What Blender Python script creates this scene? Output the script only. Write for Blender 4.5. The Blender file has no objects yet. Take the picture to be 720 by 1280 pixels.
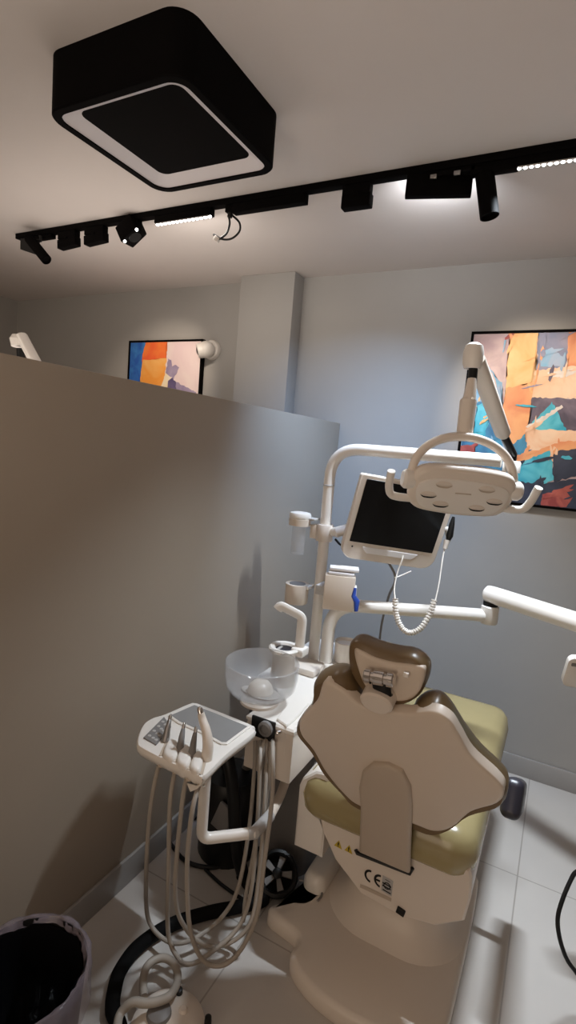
import bpy, bmesh, math, random
from math import sin, cos, pi, radians
from mathutils import Vector as V, Matrix

random.seed(4)
scene = bpy.context.scene
COL = scene.collection

# ------------------------------------------------------------------ camera
FPX, PITCH, YAW, ROLL, EYE = 663.3, 0.120603, 0.476241, -0.082815, 1.62
RM = Matrix.Rotation(YAW, 3, 'Z') @ Matrix.Rotation(-PITCH, 3, 'X') @ Matrix.Rotation(ROLL, 3, 'Y')
RIGHT, FWD, UP = RM.col[0].copy(), RM.col[1].copy(), RM.col[2].copy()
cd = bpy.data.cameras.new('camera'); cam = bpy.data.objects.new('camera', cd); COL.objects.link(cam)
cam.matrix_world = Matrix.Translation((0, 0, EYE)) @ Matrix((
    (RIGHT.x, UP.x, -FWD.x), (RIGHT.y, UP.y, -FWD.y), (RIGHT.z, UP.z, -FWD.z))).to_4x4()
cd.sensor_fit = 'VERTICAL'; cd.sensor_height = 24; cd.lens = FPX / 1280 * 24; cd.clip_start = .02
scene.camera = cam
O = V((0, 0, EYE))


def ray(px, py): return RIGHT * ((px - 360) / FPX) + FWD + UP * (-(py - 640) / FPX)
def aty(px, py, y): d = ray(px, py); return O + d * (y / d.y)
def atz(px, py, z): d = ray(px, py); return O + d * ((z - EYE) / d.z)
def atx(px, py, x): d = ray(px, py); return O + d * (x / d.x)
def atd(px, py, d): return O + ray(px, py) * d
def atplane(px, py, p, n): d = ray(px, py); return O + d * ((p - O).dot(n) / d.dot(n))


# ------------------------------------------------------------------ materials
def mat(name, col, rough=.5, metal=0, noise=0, nscale=30, bump=0, coat=0, spec=.5):
    m = bpy.data.materials.new(name); m.use_nodes = True
    nt = m.node_tree; b = nt.nodes['Principled BSDF']
    b.inputs['Base Color'].default_value = (*col, 1); b.inputs['Roughness'].default_value = rough
    b.inputs['Metallic'].default_value = metal; b.inputs['Coat Weight'].default_value = coat
    b.inputs['Specular IOR Level'].default_value = spec
    tc = nt.nodes.new('ShaderNodeTexCoord'); n = nt.nodes.new('ShaderNodeTexNoise')
    n.inputs['Scale'].default_value = nscale; n.inputs['Detail'].default_value = 4
    nt.links.new(tc.outputs['Object'], n.inputs['Vector'])
    if noise:
        r = nt.nodes.new('ShaderNodeMix'); r.data_type = 'RGBA'
        r.inputs[6].default_value = (*[c * (1 - noise) for c in col], 1)
        r.inputs[7].default_value = (*[min(1, c * (1 + noise)) for c in col], 1)
        nt.links.new(n.outputs['Fac'], r.inputs[0]); nt.links.new(r.outputs[2], b.inputs['Base Color'])
    if bump:
        bp = nt.nodes.new('ShaderNodeBump'); bp.inputs['Strength'].default_value = bump; bp.inputs['Distance'].default_value = .002
        nt.links.new(n.outputs['Fac'], bp.inputs['Height']); nt.links.new(bp.outputs['Normal'], b.inputs['Normal'])
    return m


def emis(name, col, s):
    m = bpy.data.materials.new(name); m.use_nodes = True
    b = m.node_tree.nodes['Principled BSDF']
    b.inputs['Base Color'].default_value = (*col, 1)
    b.inputs['Emission Color'].default_value = (*col, 1); b.inputs['Emission Strength'].default_value = s
    return m


def glassy(name, col, rough, alpha):
    m = bpy.data.materials.new(name); m.use_nodes = True
    b = m.node_tree.nodes['Principled BSDF']
    b.inputs['Base Color'].default_value = (*col, 1); b.inputs['Roughness'].default_value = rough
    b.inputs['Alpha'].default_value = alpha
    return m


WALL = mat('wall_paint', (.385, .368, .345), .85, noise=.03, nscale=6, bump=.08)
PART = mat('partition_paint', (.40, .335, .265), .62, noise=.03, nscale=4, bump=.05)
CEIL = mat('ceiling_paint', (.66, .605, .57), .9, noise=.02, nscale=5)
SKIRT = mat('skirting_tile', (.33, .315, .30), .3, noise=.04, nscale=12)
WHITE = mat('white_plastic', (.80, .755, .70), .32, noise=.015, nscale=8)
CREAM = mat('cream_plastic', (.74, .66, .58), .36, noise=.015, nscale=8)
SHELL = mat('taupe_shell', (.68, .585, .49), .42, noise=.02, nscale=9)
SPINE = mat('spine_cover', (.50, .415, .33), .45, noise=.02, nscale=9)
OLIVE = mat('olive_vinyl', (.35, .285, .14), .25, noise=.05, nscale=18, bump=.08)
BROWN = mat('brown_vinyl', (.17, .112, .055), .30, noise=.06, nscale=18, bump=.08)
BLACK = mat('black_metal', (.0025, .002, .002), .7, noise=.1, spec=.05)
RUBBER = mat('black_rubber', (.006, .006, .006), .85, noise=.1, spec=.15)
BLACKP = mat('black_plastic', (.008, .008, .008), .42, noise=.1, spec=.3)
DKVIN = mat('black_vinyl', (.03, .028, .038), .35, noise=.1, nscale=20)
SCREEN = mat('dark_screen', (.004, .0035, .0035), .3, noise=.05, spec=.25)
CHROME = mat('chrome', (.75, .72, .70), .15, metal=1, noise=.02)
STEEL = mat('steel', (.45, .44, .43), .3, metal=1, noise=.03)
GREY = mat('grey_plastic', (.20, .19, .185), .45, noise=.03)
LGREY = mat('light_grey_plastic', (.46, .445, .43), .4, noise=.03)
HOSE = mat('grey_silicone', (.36, .32, .275), .5, noise=.04)
TRAYG = mat('grey_tray', (.25, .245, .24), .38, noise=.04)
BLUE = mat('blue_plastic', (.02, .06, .32), .4, noise=.05)
PAPER = mat('white_paper', (.85, .84, .86), .7, noise=.02)
YELL = mat('yellow_sign', (.55, .40, .03), .5, noise=.03)
RING = mat('lamp_acrylic', (.80, .76, .78), .5, noise=.02)
FROST = glassy('frosted_glass', (.60, .61, .63), .10, .30)
CLEAR = glassy('clear_plastic', (.75, .76, .80), .1, .10)
BAG = mat('black_bag', (.006, .006, .007), .16, noise=.1, nscale=40, bump=.5)
LINER = glassy('bin_liner', (.34, .29, .34), .2, .42)
LED = emis('led_white', (1, .98, .95), 5)
LEDS = emis('led_cool', (.93, .95, 1), 3)
TEAL = emis('teal_display', (.25, .75, .78), .5)


def floor_mat():
    m = bpy.data.materials.new('floor_tile'); m.use_nodes = True; nt = m.node_tree; b = nt.nodes['Principled BSDF']
    tc = nt.nodes.new('ShaderNodeTexCoord'); mp = nt.nodes.new('ShaderNodeMapping')
    mp.inputs['Location'].default_value = (-.03, -2.2 + .775, 0)
    br = nt.nodes.new('ShaderNodeTexBrick'); br.offset = 0; br.squash = 1
    br.inputs['Scale'].default_value = 1; br.inputs['Brick Width'].default_value = .775; br.inputs['Row Height'].default_value = .775
    br.inputs['Mortar Size'].default_value = .0028; br.inputs['Mortar Smooth'].default_value = .2
    br.inputs['Color1'].default_value = (.57, .535, .50, 1); br.inputs['Color2'].default_value = (.55, .515, .48, 1)
    br.inputs['Mortar'].default_value = (.36, .33, .30, 1)
    n = nt.nodes.new('ShaderNodeTexNoise'); n.inputs['Scale'].default_value = 3; n.inputs['Detail'].default_value = 6
    mx = nt.nodes.new('ShaderNodeMix'); mx.data_type = 'RGBA'; mx.blend_type = 'MULTIPLY'
    cr = nt.nodes.new('ShaderNodeValToRGB'); cr.color_ramp.elements[0].color = (.9, .9, .9, 1); cr.color_ramp.elements[1].color = (1.05, 1.05, 1.05, 1)
    L = nt.links.new
    L(tc.outputs['Object'], mp.inputs['Vector']); L(mp.outputs['Vector'], br.inputs['Vector']); L(tc.outputs['Object'], n.inputs['Vector'])
    L(n.outputs['Fac'], cr.inputs['Fac']); L(br.outputs['Color'], mx.inputs[6]); L(cr.outputs['Color'], mx.inputs[7]); mx.inputs[0].default_value = 1
    L(mx.outputs[2], b.inputs['Base Color']); b.inputs['Roughness'].default_value = .28
    return m


FLOOR = floor_mat()


def paint(name, c1, c2, scale=7, seed=0):
    m = bpy.data.materials.new(name); m.use_nodes = True; nt = m.node_tree; b = nt.nodes['Principled BSDF']
    tc = nt.nodes.new('ShaderNodeTexCoord'); mp = nt.nodes.new('ShaderNodeMapping'); mp.inputs['Location'].default_value = (seed, seed, seed)
    n = nt.nodes.new('ShaderNodeTexNoise'); n.inputs['Scale'].default_value = scale; n.inputs['Detail'].default_value = 7; n.inputs['Distortion'].default_value = .8
    cr = nt.nodes.new('ShaderNodeValToRGB'); cr.color_ramp.elements[0].position = .36; cr.color_ramp.elements[1].position = .64
    cr.color_ramp.elements[0].color = (*c1, 1); cr.color_ramp.elements[1].color = (*c2, 1)
    L = nt.links.new
    L(tc.outputs['Object'], mp.inputs['Vector']); L(mp.outputs['Vector'], n.inputs['Vector']); L(n.outputs['Fac'], cr.inputs['Fac']); L(cr.outputs['Color'], b.inputs['Base Color'])
    b.inputs['Roughness'].default_value = .6
    return m


# ------------------------------------------------------------------ mesh helpers
def BM(): return bmesh.new()


def box(bm, lo, hi, bevel=0, rot=None, seg=2):
    lo, hi = V(lo), V(hi); c = (lo + hi) / 2; s = hi - lo
    r = bmesh.ops.create_cube(bm, size=1)['verts']
    bmesh.ops.scale(bm, vec=s, verts=r)
    if bevel:
        es = list({e for v in r for e in v.link_edges})
        g = bmesh.ops.bevel(bm, geom=es, offset=bevel, segments=seg, affect='EDGES', profile=.5)
        r = list({v for f in g['faces'] for v in f.verts} | {v for v in r if v.is_valid})
        r = [v for v in r if v.is_valid]
    if rot is not None: bmesh.ops.rotate(bm, cent=(0, 0, 0), matrix=rot, verts=r)
    bmesh.ops.translate(bm, vec=c, verts=r)
    return r


def catmull(pts, n=8, closed=False):
    pts = [V(p) for p in pts]; out = []; N = len(pts)
    rng = range(N) if closed else range(N - 1)
    for i in rng:
        if closed: p0, p1, p2, p3 = pts[i - 1], pts[i], pts[(i + 1) % N], pts[(i + 2) % N]
        else:
            p1, p2 = pts[i], pts[i + 1]
            p0 = pts[i - 1] if i else p1 * 2 - p2
            p3 = pts[i + 2] if i + 2 < N else p2 * 2 - p1
        for k in range(n):
            t = k / n
            out.append(.5 * ((2 * p1) + (p2 - p0) * t + (2 * p0 - 5 * p1 + 4 * p2 - p3) * t * t + (3 * p1 - p0 - 3 * p2 + p3) * t ** 3))
    if not closed: out.append(pts[-1])
    return out


def fillet(pts, r, n=6):
    pts = [V(p) for p in pts]; out = [pts[0]]
    for i in range(1, len(pts) - 1):
        a, b, c = pts[i - 1], pts[i], pts[i + 1]
        d1, d2 = (a - b), (c - b); q = min(r, d1.length * .48, d2.length * .48)
        s, e = b + d1.normalized() * q, b + d2.normalized() * q
        for k in range(n + 1):
            t = k / n; out.append(s * (1 - t) ** 2 + b * 2 * t * (1 - t) + e * t * t)
    out.append(pts[-1]); return out


def tube(bm, pts, r, seg=12, caps=True, closed=False, flat=1.0, ref=None):
    """round tube along pts; r a number or one per point; flat squeezes across ref."""
    pts = [V(p) for p in pts]; N = len(pts)
    rs = r if isinstance(r, (list, tuple)) else [r] * N
    rings = []; nrm = None
    for i in range(N):
        if closed: t = (pts[(i + 1) % N] - pts[i - 1])
        else: t = (pts[min(i + 1, N - 1)] - pts[max(i - 1, 0)])
        t.normalize()
        if nrm is None:
            a = V(ref) if ref is not None else (V((0, 0, 1)) if abs(t.z) < .9 else V((1, 0, 0)))
            nrm = (a - t * a.dot(t)).normalized()
        else: nrm = (nrm - t * nrm.dot(t)).normalized()
        b = t.cross(nrm)
        rings.append([bm.verts.new(pts[i] + (nrm * cos(2 * pi * k / seg) * flat + b * sin(2 * pi * k / seg)) * rs[i]) for k in range(seg)])
    for i in range(N if closed else N - 1):
        A, B = rings[i], rings[(i + 1) % N]
        for k in range(seg): bm.faces.new((A[k], A[(k + 1) % seg], B[(k + 1) % seg], B[k]))
    if caps and not closed:
        bm.faces.new(rings[0][::-1]); bm.faces.new(rings[-1])


def lathe(bm, prof, org, axis=(0, 0, 1), seg=32, sx=1, sy=1, uref=None, capb=True, capt=True):
    """prof [(radius, height)] turned about axis through org."""
    w = V(axis).normalized(); a = V(uref) if uref is not None else (V((1, 0, 0)) if abs(w.x) < .9 else V((0, 1, 0)))
    u = (a - w * a.dot(w)).normalized(); v = w.cross(u); org = V(org); rings = []
    for r, h in prof:
        rings.append([bm.verts.new(org + w * h + (u * cos(2 * pi * k / seg) * sx + v * sin(2 * pi * k / seg) * sy) * max(r, 1e-4)) for k in range(seg)])
    for A, B in zip(rings, rings[1:]):
        for k in range(seg): bm.faces.new((A[k], A[(k + 1) % seg], B[(k + 1) % seg], B[k]))
    if capb: bm.faces.new(rings[0][::-1])
    if capt: bm.faces.new(rings[-1])


def ccw(p):
    a = sum(p[i - 1][0] * p[i][1] - p[i][0] * p[i - 1][1] for i in range(len(p)))
    return p if a > 0 else p[::-1]


def inset2(p, d):
    out = []; N = len(p)
    for i in range(N):
        a, b, c = V(p[i - 1]), V(p[i]), V(p[(i + 1) % N])
        t1, t2 = (b - a).normalized(), (c - b).normalized()
        n1, n2 = V((-t1.y, t1.x)), V((-t2.y, t2.x)); m = n1 + n2
        if m.length < 1e-6: m = n1
        m.normalize(); k = max(.45, m.dot(n1)); out.append(b + m * (d / k))
    return out


def prism(bm, p2, o, u, v, prof):
    """outline p2 in the frame o,u,v; prof [(inset, height along u x v)] from bottom to top."""
    p2 = [V((q[0], q[1])) for q in ccw(p2)]; o, u, v = V(o), V(u), V(v); n = u.cross(v); rings = []
    for d, h in prof:
        q = inset2(p2, d) if d else p2
        rings.append([bm.verts.new(o + u * a.x + v * a.y + n * h) for a in q])
    N = len(p2)
    for A, B in zip(rings, rings[1:]):
        for k in range(N): bm.faces.new((A[k], A[(k + 1) % N], B[(k + 1) % N], B[k]))
    fb, ft = bm.faces.new(rings[0][::-1]), bm.faces.new(rings[-1])
    bmesh.ops.triangulate(bm, faces=[fb, ft])


def rrect(w, h, r, n=6, cx=0, cy=0):
    out = []
    for sx, sy, a0 in ((1, 1, 0), (-1, 1, 90), (-1, -1, 180), (1, -1, 270)):
        for k in range(n + 1):
            a = radians(a0 + 90 * k / n); out.append((cx + sx * (w / 2 - r) + r * cos(a), cy + sy * (h / 2 - r) + r * sin(a)))
    return out


def smooth2(p, n=6): return [(q.x, q.y) for q in catmull([V((a, b, 0)) for a, b in p], n, True)]


def ball(bm, c, r, sx=1, sy=1, sz=1, rot=None, seg=20):
    r_ = bmesh.ops.create_uvsphere(bm, u_segments=seg, v_segments=seg // 2, radius=r)['verts']
    bmesh.ops.scale(bm, vec=(sx, sy, sz), verts=r_)
    if rot is not None: bmesh.ops.rotate(bm, cent=(0, 0, 0), matrix=rot, verts=r_)
    bmesh.ops.translate(bm, vec=V(c), verts=r_)


def root_loc(o):
    l = V((0, 0, 0))
    while o is not None: l += o.location; o = o.parent
    return l


def obj(name, bm, m, parent=None, smooth=35):
    bmesh.ops.recalc_face_normals(bm, faces=bm.faces)
    me = bpy.data.meshes.new(name)
    if parent is not None: bmesh.ops.translate(bm, vec=-root_loc(parent), verts=bm.verts)
    bm.to_mesh(me); bm.free()
    for k in (m if isinstance(m, (list, tuple)) else [m]): me.materials.append(k)
    o = bpy.data.objects.new(name, me); COL.objects.link(o)
    if parent is not None: o.parent = parent
    me.polygons.foreach_set('use_smooth', [True] * len(me.polygons))
    me.set_sharp_from_angle(angle=radians(smooth))
    return o


def thing(name, label, cat, loc, group=None):
    o = bpy.data.objects.new(name, None); COL.objects.link(o); o.location = V(loc); o.empty_display_size = .05
    return tag(o, label, cat, group)


def tag(o, label, cat, group=None):
    o['label'] = label; o['category'] = cat
    if group: o['group'] = group
    return o


def struct(name, bm, m):
    o = obj(name, bm, m); o['kind'] = 'structure'; return o


def boxes(name, m, parent, lo, hi, bevel=0, rot=None):
    bm = BM(); box(bm, lo, hi, bevel, rot); return obj(name, bm, m, parent)


X, Y, Z = V((1, 0, 0)), V((0, 1, 0)), V((0, 0, 1))
CZ, YB, XP = 2.64, 2.965, -1.23

# ------------------------------------------------------------------ the setting
def sbox(name, m, lo, hi, bevel=0):
    bm = BM(); box(bm, lo, hi, bevel); return struct(name, bm, m)

sbox('floor', FLOOR, (-4.4, -2.7, -.1), (2.7, 3.2, 0))
sbox('ceiling', CEIL, (-4.4, -2.7, CZ), (2.7, 3.2, CZ + .1))
sbox('wall_back', WALL, (-4.4, YB, 0), (2.7, YB + .12, CZ))
sbox('wall_left', WALL, (-4.33, -2.6, 0), (-4.215, YB, CZ))
sbox('wall_right', WALL, (2.5, -2.6, 0), (2.62, YB, CZ))
sbox('wall_rear', WALL, (-4.215, -2.7, 0), (2.5, -2.58, CZ))
sbox('wall_partition', PART, (XP - .10, -.6, 0), (XP, YB, 1.788), .004)
sbox('wall_pillar', WALL, (-1.925, 2.845, 0), (-1.55, YB, CZ), .003)
sbox('baseboard_back', SKIRT, (XP, YB - .012, 0), (2.5, YB, .104), .002)
sbox('baseboard_partition', SKIRT, (XP, -.6, 0), (XP + .012, YB - .012, .104), .002)

# ------------------------------------------------------------------ ceiling light
t = thing('ceiling_light', 'black square ceiling light with rounded corners and pale inner ring', 'ceiling light', (-1.183, 1.315, CZ))
bm = BM(); out = rrect(.495, .495, .065, 8); inn = rrect(.445, .445, .045, 8)
o2 = [V(p) for p in out]; i2 = [V(p) for p in inn]; c0 = V((-1.183, 1.315, 0))
def ringverts(p, z): return [bm.verts.new((c0.x + q.x, c0.y + q.y, z)) for q in p]
rg = [ringverts(o2, CZ), ringverts(o2, 2.493), ringverts(inset2(o2, .004), 2.489), ringverts(i2, 2.489), ringverts(i2, 2.494)]
for A, B in zip(rg, rg[1:]):
    for k in range(len(A)): bm.faces.new((A[k], A[(k + 1) % len(A)], B[(k + 1) % len(A)], B[k]))
obj('frame', bm, BLACK, t)
bm = BM(); pan = [V(p) for p in rrect(.36, .36, .03, 8)]
a, b = [bm.verts.new((c0.x + q.x, c0.y + q.y, 2.4935)) for q in i2], [bm.verts.new((c0.x + q.x, c0.y + q.y, 2.516)) for q in pan]
for k in range(len(a)): bm.faces.new((a[k], a[(k + 1) % len(a)], b[(k + 1) % len(a)], b[k]))
obj('diffuser_ring', bm, RING, t)
bm = BM(); prism(bm, rrect(.364, .364, .03, 8), (c0.x, c0.y, 2.515), X, Y, [(0, 0), (0, .02)])
obj('centre_panel', bm, BLACK, t)

# ------------------------------------------------------------------ lighting track and its fittings
YT, YC = 1.942, 1.96
ZT = CZ - .026
bm = BM(); box(bm, (-2.79, YT, ZT), (1.2, YT + .036, CZ), .002)
tag(obj('lighting_track', bm, BLACK), 'long black lighting track running across the whole ceiling', 'lighting track')
def atk(px, py): return aty(px, py, YC)

def hang(name, label, cat, x, group=None): return thing(name, label, cat, (x, YC, ZT), group)
TG = 'fittings on the lighting track'

# end driver + cylinder spot at the far left
t = hang('track_spotlight', 'slim black cylinder spotlight tilted at the left end of the track', 'spotlight', -2.66, TG)
xb = atk(47, 318).x
bm = BM(); prism(bm, [(-2.755, ZT - .0005), (-2.755, atk(24, 313).z), (xb, atk(46, 319).z), (xb, ZT - .0005)], (0, YC + .012, 0), X, Z, [(0, 0), (0, .024)]); obj('driver_box', bm, BLACKP, t)
boxes('adapter', BLACK, t, (xb - .02, YC - .016, ZT - .02), (atk(67, 293).x, YC + .016, ZT - .0005), .003)
bm = BM(); tube(bm, [(atk(56, 293).x, YC - .025, ZT - .01), atk(56, 303) + V((0, -.025, 0)), atk(50, 305) + V((0, -.04, 0))], .009, 8); obj('joint', bm, BLACKP, t)
p0, p1 = atk(48, 303) + V((0, -.055, 0)), atk(70, 330) + V((0, -.055, 0))
bm = BM(); d = (p1 - p0).normalized(); lathe(bm, [(.02, 0), (.026, .004), (.026, (p1 - p0).length - .004), (.023, (p1 - p0).length), (.018, (p1 - p0).length - .012)], p0, d, 20); obj('cylinder_head', bm, BLACK, t)

def box_spot(px0, px1, py1, label, tilt):
    c = atk((px0 + px1) / 2, py1); w = (atk(px1, py1) - atk(px0, py1)).length; h = ZT - c.z
    t = hang('track_spotlight', label, 'spotlight', c.x, TG)
    boxes('adapter', BLACK, t, (c.x - w * .5, YC - .018, ZT - h * .46), (c.x + w * .46, YC + .018, ZT - .0005), .003)
    R = Matrix.Rotation(radians(tilt), 3, 'Y')
    bm = BM(); box(bm, (c.x - w / 2, YC - .02, c.z), (c.x + w / 2, YC + .02, ZT - h * .44), .004, R)
    hd = obj('square_head', bm, BLACK, t)
    for k in (-1, 1):
        boxes('hinge', BLACK, hd, (c.x - .010, YC + k * .0212 - .002, ZT - h * .52), (c.x + .010, YC + k * .0212 + .002, ZT - h * .40), .001)
    return t
box_spot(75, 97, 310, 'left one of the two small square black spotlights on the track', -4)
box_spot(108, 132, 305, 'right one of the two small square black spotlights on the track', -4)
box_spot(428, 463, 261, 'square black spotlight hanging alone above the pillar side of the wall', 0)

# tilted box spot with lit mouth
c = atk(164, 285); t = hang('track_spotlight', 'tilted black box spotlight with lit mouth beside the louvred strip', 'spotlight', c.x, TG)
boxes('adapter', BLACK, t, (c.x - .035, YC - .016, ZT - .04), (c.x + .055, YC + .016, ZT - .0005), .003)
R = Matrix.Rotation(radians(-32), 3, 'Y')
bm = BM(); box(bm, (c.x - .052, YC - .04, c.z - .055), (c.x + .052, YC + .04, c.z + .028), .006, R); hd = obj('square_head', bm, BLACK, t)
dn = R @ V((0, 0, -1)); cc = V((c.x, YC, c.z - .0015))
for k in (-1, 1):
    bm = BM(); p = cc + dn * .055 + (R @ V((k * .042, -.03, 0))); ball(bm, p, .007); obj('led', bm, LED, hd)
bm = BM(); lathe(bm, [(.03, 0), (.028, .003)], cc + dn * .052, dn, 20); obj('lens', bm, BLACKP, hd)
SPOT4 = cc + dn * .075

def strip(px0, py0, px1, label, lit, drop, n=0, big=1.0):
    a, b = atk(px0, py0), atk(px1, py0 - (px1 - px0) * .16)
    t = hang('linear_light', label, 'strip light', (a.x + b.x) / 2, TG)
    boxes('housing', BLACK, t, (a.x, YC - .017, ZT - drop), (b.x, YC + .017, ZT - .0005), .002)
    if lit:
        g = BM(); box(g, (a.x + .006, YC - .0135, ZT - drop - .0035), (b.x - .006, YC + .0135, ZT - drop - .0005)); lv = obj('louvre', g, LGREY, t)
        for k in range(n):
            x = a.x + (b.x - a.x) * (k + .5) / n
            bm = BM(); ball(bm, (x, YC - .004, ZT - drop - .002), (b.x - a.x) / n * .40 * big, 1, 1, .9, seg=12); obj('led', bm, LED, lv)
    return a.x, b.x
sl = strip(196, 272, 266, 'lit louvred strip light on the left half of the track', True, .03, 14)
strip(293, 255, 384, 'unlit long black strip fitting on the track next to the hanging wire', False, .038)
sr = strip(647, 200, 760, 'bright row of white leds at the right end of the track', True, .028, 14, 1.0)

# hanging wire with connector
c = atk(289, 256); t = hang('track_connector', 'loose black wire loop with white plug hanging from the track', 'cable', c.x, TG)
boxes('adapter', BLACK, t, (c.x - .02, YC - .016, ZT - .03), (c.x + .03, YC + .016, ZT - .0005), .003)
bm = BM(); tube(bm, [atk(290, 258), atk(287, 272)], .011, 10); obj('boot', bm, BLACKP, t)
bm = BM(); tube(bm, catmull([atk(286, 270), atk(287, 280), atk(283, 292), atk(274, 299)], 6), .0045, 8)
tube(bm, catmull([atk(289, 268) + V((0, .01, 0)), atk(296, 276) + V((0, .02, 0)), atk(296, 287) + V((0, .02, 0)), atk(288, 297) + V((0, .01, 0)), atk(278, 299), atk(267, 293)], 6), .0045, 8)
w = obj('wire', bm, BLACKP, t)
boxes('plug', WHITE, w, atk(271, 299) - V((.014, .008, .01)), atk(271, 299) + V((.014, .008, .01)), .003, Matrix.Rotation(radians(30), 3, 'Y'))

# flood panel
c = atk(551, 247); t = hang('track_floodlight', 'wide black floodlight panel glowing along its lower edge', 'floodlight', c.x, TG)
boxes('adapter', BLACK, t, (c.x - .06, YC - .016, ZT - .02), (c.x + .11, YC + .016, ZT - .0005), .003)
R = Matrix.Rotation(radians(15), 3, 'Z') @ Matrix.Rotation(radians(-8), 3, 'X')
hgt = ZT - c.z - .006
FC = V((c.x - .012, YC, c.z + hgt / 2))
bm = BM(); box(bm, FC - V((.112, .012, hgt / 2)), FC + V((.112, .012, hgt / 2)), .003, R); hd = obj('panel_housing', bm, BLACK, t)
nb = R @ Y
pv = FC + nb * .0135
bm = BM(); box(bm, pv - V((.104, .001, hgt / 2 - .005)), pv + V((.104, .001, hgt / 2 - .005)), 0, R); obj('diffuser', bm, LEDS, hd)
for k in (-.03, .05):
    boxes('bracket', STEEL, t, (c.x + k - .01, YC - .02, ZT - .028), (c.x + k + .012, YC - .012, ZT - .014), .001)

# cylinder spot aimed at the big painting
c = atk(612, 212); t = hang('track_spotlight', 'black cylinder spotlight hanging straight down near the large painting', 'spotlight', c.x, TG)
boxes('adapter', BLACK, t, (c.x - .06, YC - .016, ZT - .034), (c.x + .09, YC + .016, ZT - .0005), .004)
p0, p1 = atk(606, 219), atk(612, 271); d = (p1 - p0).normalized(); L = (p1 - p0).length
bm = BM(); tube(bm, [atk(613, 200), atk(613, 218)], .008, 10); obj('stem', bm, BLACKP, t)
bm = BM(); lathe(bm, [(.02, -.006), (.031, .002), (.031, L - .01), (.031, L), (.026, L + .001), (.022, L - .012)], p0, d, 24); obj('cylinder_head', bm, BLACK, t)
SPOTR = p1 + d * .03

# ------------------------------------------------------------------ paintings
def rough(q, amp):
    out = []
    for i in range(len(q)):
        a, b = V(q[i - 1]), V(q[i]); L = (b - a).length; n = max(1, int(L / .012)); nn = V((-(b - a).y, (b - a).x)).normalized() if L > 1e-6 else V((0, 0))
        for k in range(n): out.append(a.lerp(b, k / n) + nn * random.uniform(-amp, amp) * (0 if k == 0 else 1))
    return [(p.x, p.y) for p in out]
def px2(pxs, y): return [(lambda q: (q.x, q.z))(aty(a, b, y)) for a, b in pxs]
def painting(name, label, x0, x1, z0, z1, base, patches, strokes=0):
    t = thing(name, label, 'painting', ((x0 + x1) / 2, YB - .0005, z0))
    yf = YB - .034; cl = lambda q: [(min(max(a, x0 + .0135), x1 - .0135), min(max(b, z0 + .0135), z1 - .0135)) for a, b in q]
    bm = BM()
    for lo, hi in (((x0, yf, z0), (x0 + .012, YB - .0005, z1)), ((x1 - .012, yf, z0), (x1, YB - .0005, z1)), ((x0 + .012, yf, z0), (x1 - .012, YB - .0005, z0 + .012)), ((x0 + .012, yf, z1 - .012), (x1 - .012, YB - .0005, z1))): box(bm, lo, hi)
    obj('frame', bm, BLACK, t)
    bm = BM(); box(bm, (x0 + .013, yf + .006, z0 + .013), (x1 - .013, YB - .002, z1 - .013))
    mats = [base]; yy = yf + .0055
    def put(q, mi):
        f = bm.faces.new([bm.verts.new((a, yy, b)) for a, b in cl(ccw(q))])
        for ff in bmesh.ops.triangulate(bm, faces=[f])['faces']: ff.material_index = mi
    for pts, m in patches:
        yy -= .00012; mats.append(m); put(rough(ccw(pts), .0045), len(mats) - 1)
    for k in range(strokes):
        pi_ = random.randrange(len(patches)); pts = patches[pi_][0]
        cx_, cz_ = [sum(v[i] for v in pts) / len(pts) for i in (0, 1)]; e = random.choice(pts)
        f_ = random.uniform(.5, 1.05); x_, z_ = cx_ + (e[0] - cx_) * f_, cz_ + (e[1] - cz_) * f_
        if not (x0 + .02 < x_ < x1 - .02 and z0 + .02 < z_ < z1 - .02): continue
        an_ = random.choice((.5, 1.4, 1.7, .2)) + random.uniform(-.3, .3); L_, w_ = random.uniform(.015, .06), random.uniform(.003, .012)
        d_, n2 = V((cos(an_), sin(an_))), V((-sin(an_), cos(an_))); c_ = V((x_, z_)); yy -= .00003
        q = [c_ - d_ * L_ - n2 * w_ * .3, c_ - d_ * L_ * .2 - n2 * w_, c_ + d_ * L_ * .7 - n2 * w_ * .7, c_ + d_ * L_, c_ + d_ * L_ * .3 + n2 * w_, c_ - d_ * L_ * .8 + n2 * w_ * .6]
        put(rough([(v.x, v.y) for v in q], .002), 1 + (pi_ + random.choice((0, 0, 1, -1))) % len(patches))
    obj('canvas', bm, mats, t)
yv = YB - .03
P_ = lambda *p: px2(p, yv)
lav = paint('paint_mauve', (.42, .30, .33), (.62, .47, .46), 9, 1)
org = paint('paint_orange', (.70, .24, .11), (.82, .40, .18), 6, 2)
gld = paint('paint_gold', (.82, .40, .14), (.86, .52, .24), 7, 3)
crm = paint('paint_peach', (.80, .46, .28), (.85, .62, .45), 8, 4)
slt = paint('paint_slate', (.07, .055, .09), (.18, .14, .19), 8, 5)
tur = paint('paint_turquoise', (.02, .34, .50), (.12, .55, .68), 9, 6)
dbl = paint('paint_deepblue', (.02, .09, .22), (.06, .30, .48), 8, 7)
nvy = paint('paint_navy', (.012, .02, .045), (.04, .05, .09), 7, 8)
red = paint('paint_red', (.30, .05, .05), (.55, .14, .11), 12, 9)
gbl = paint('paint_greyblue', (.20, .22, .33), (.34, .30, .38), 8, 10)
sky = paint('paint_skyblue', (.16, .40, .60), (.36, .42, .55), 9, 11)
pal = paint('paint_pale', (.62, .55, .52), (.80, .72, .66), 9, 12)
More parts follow.
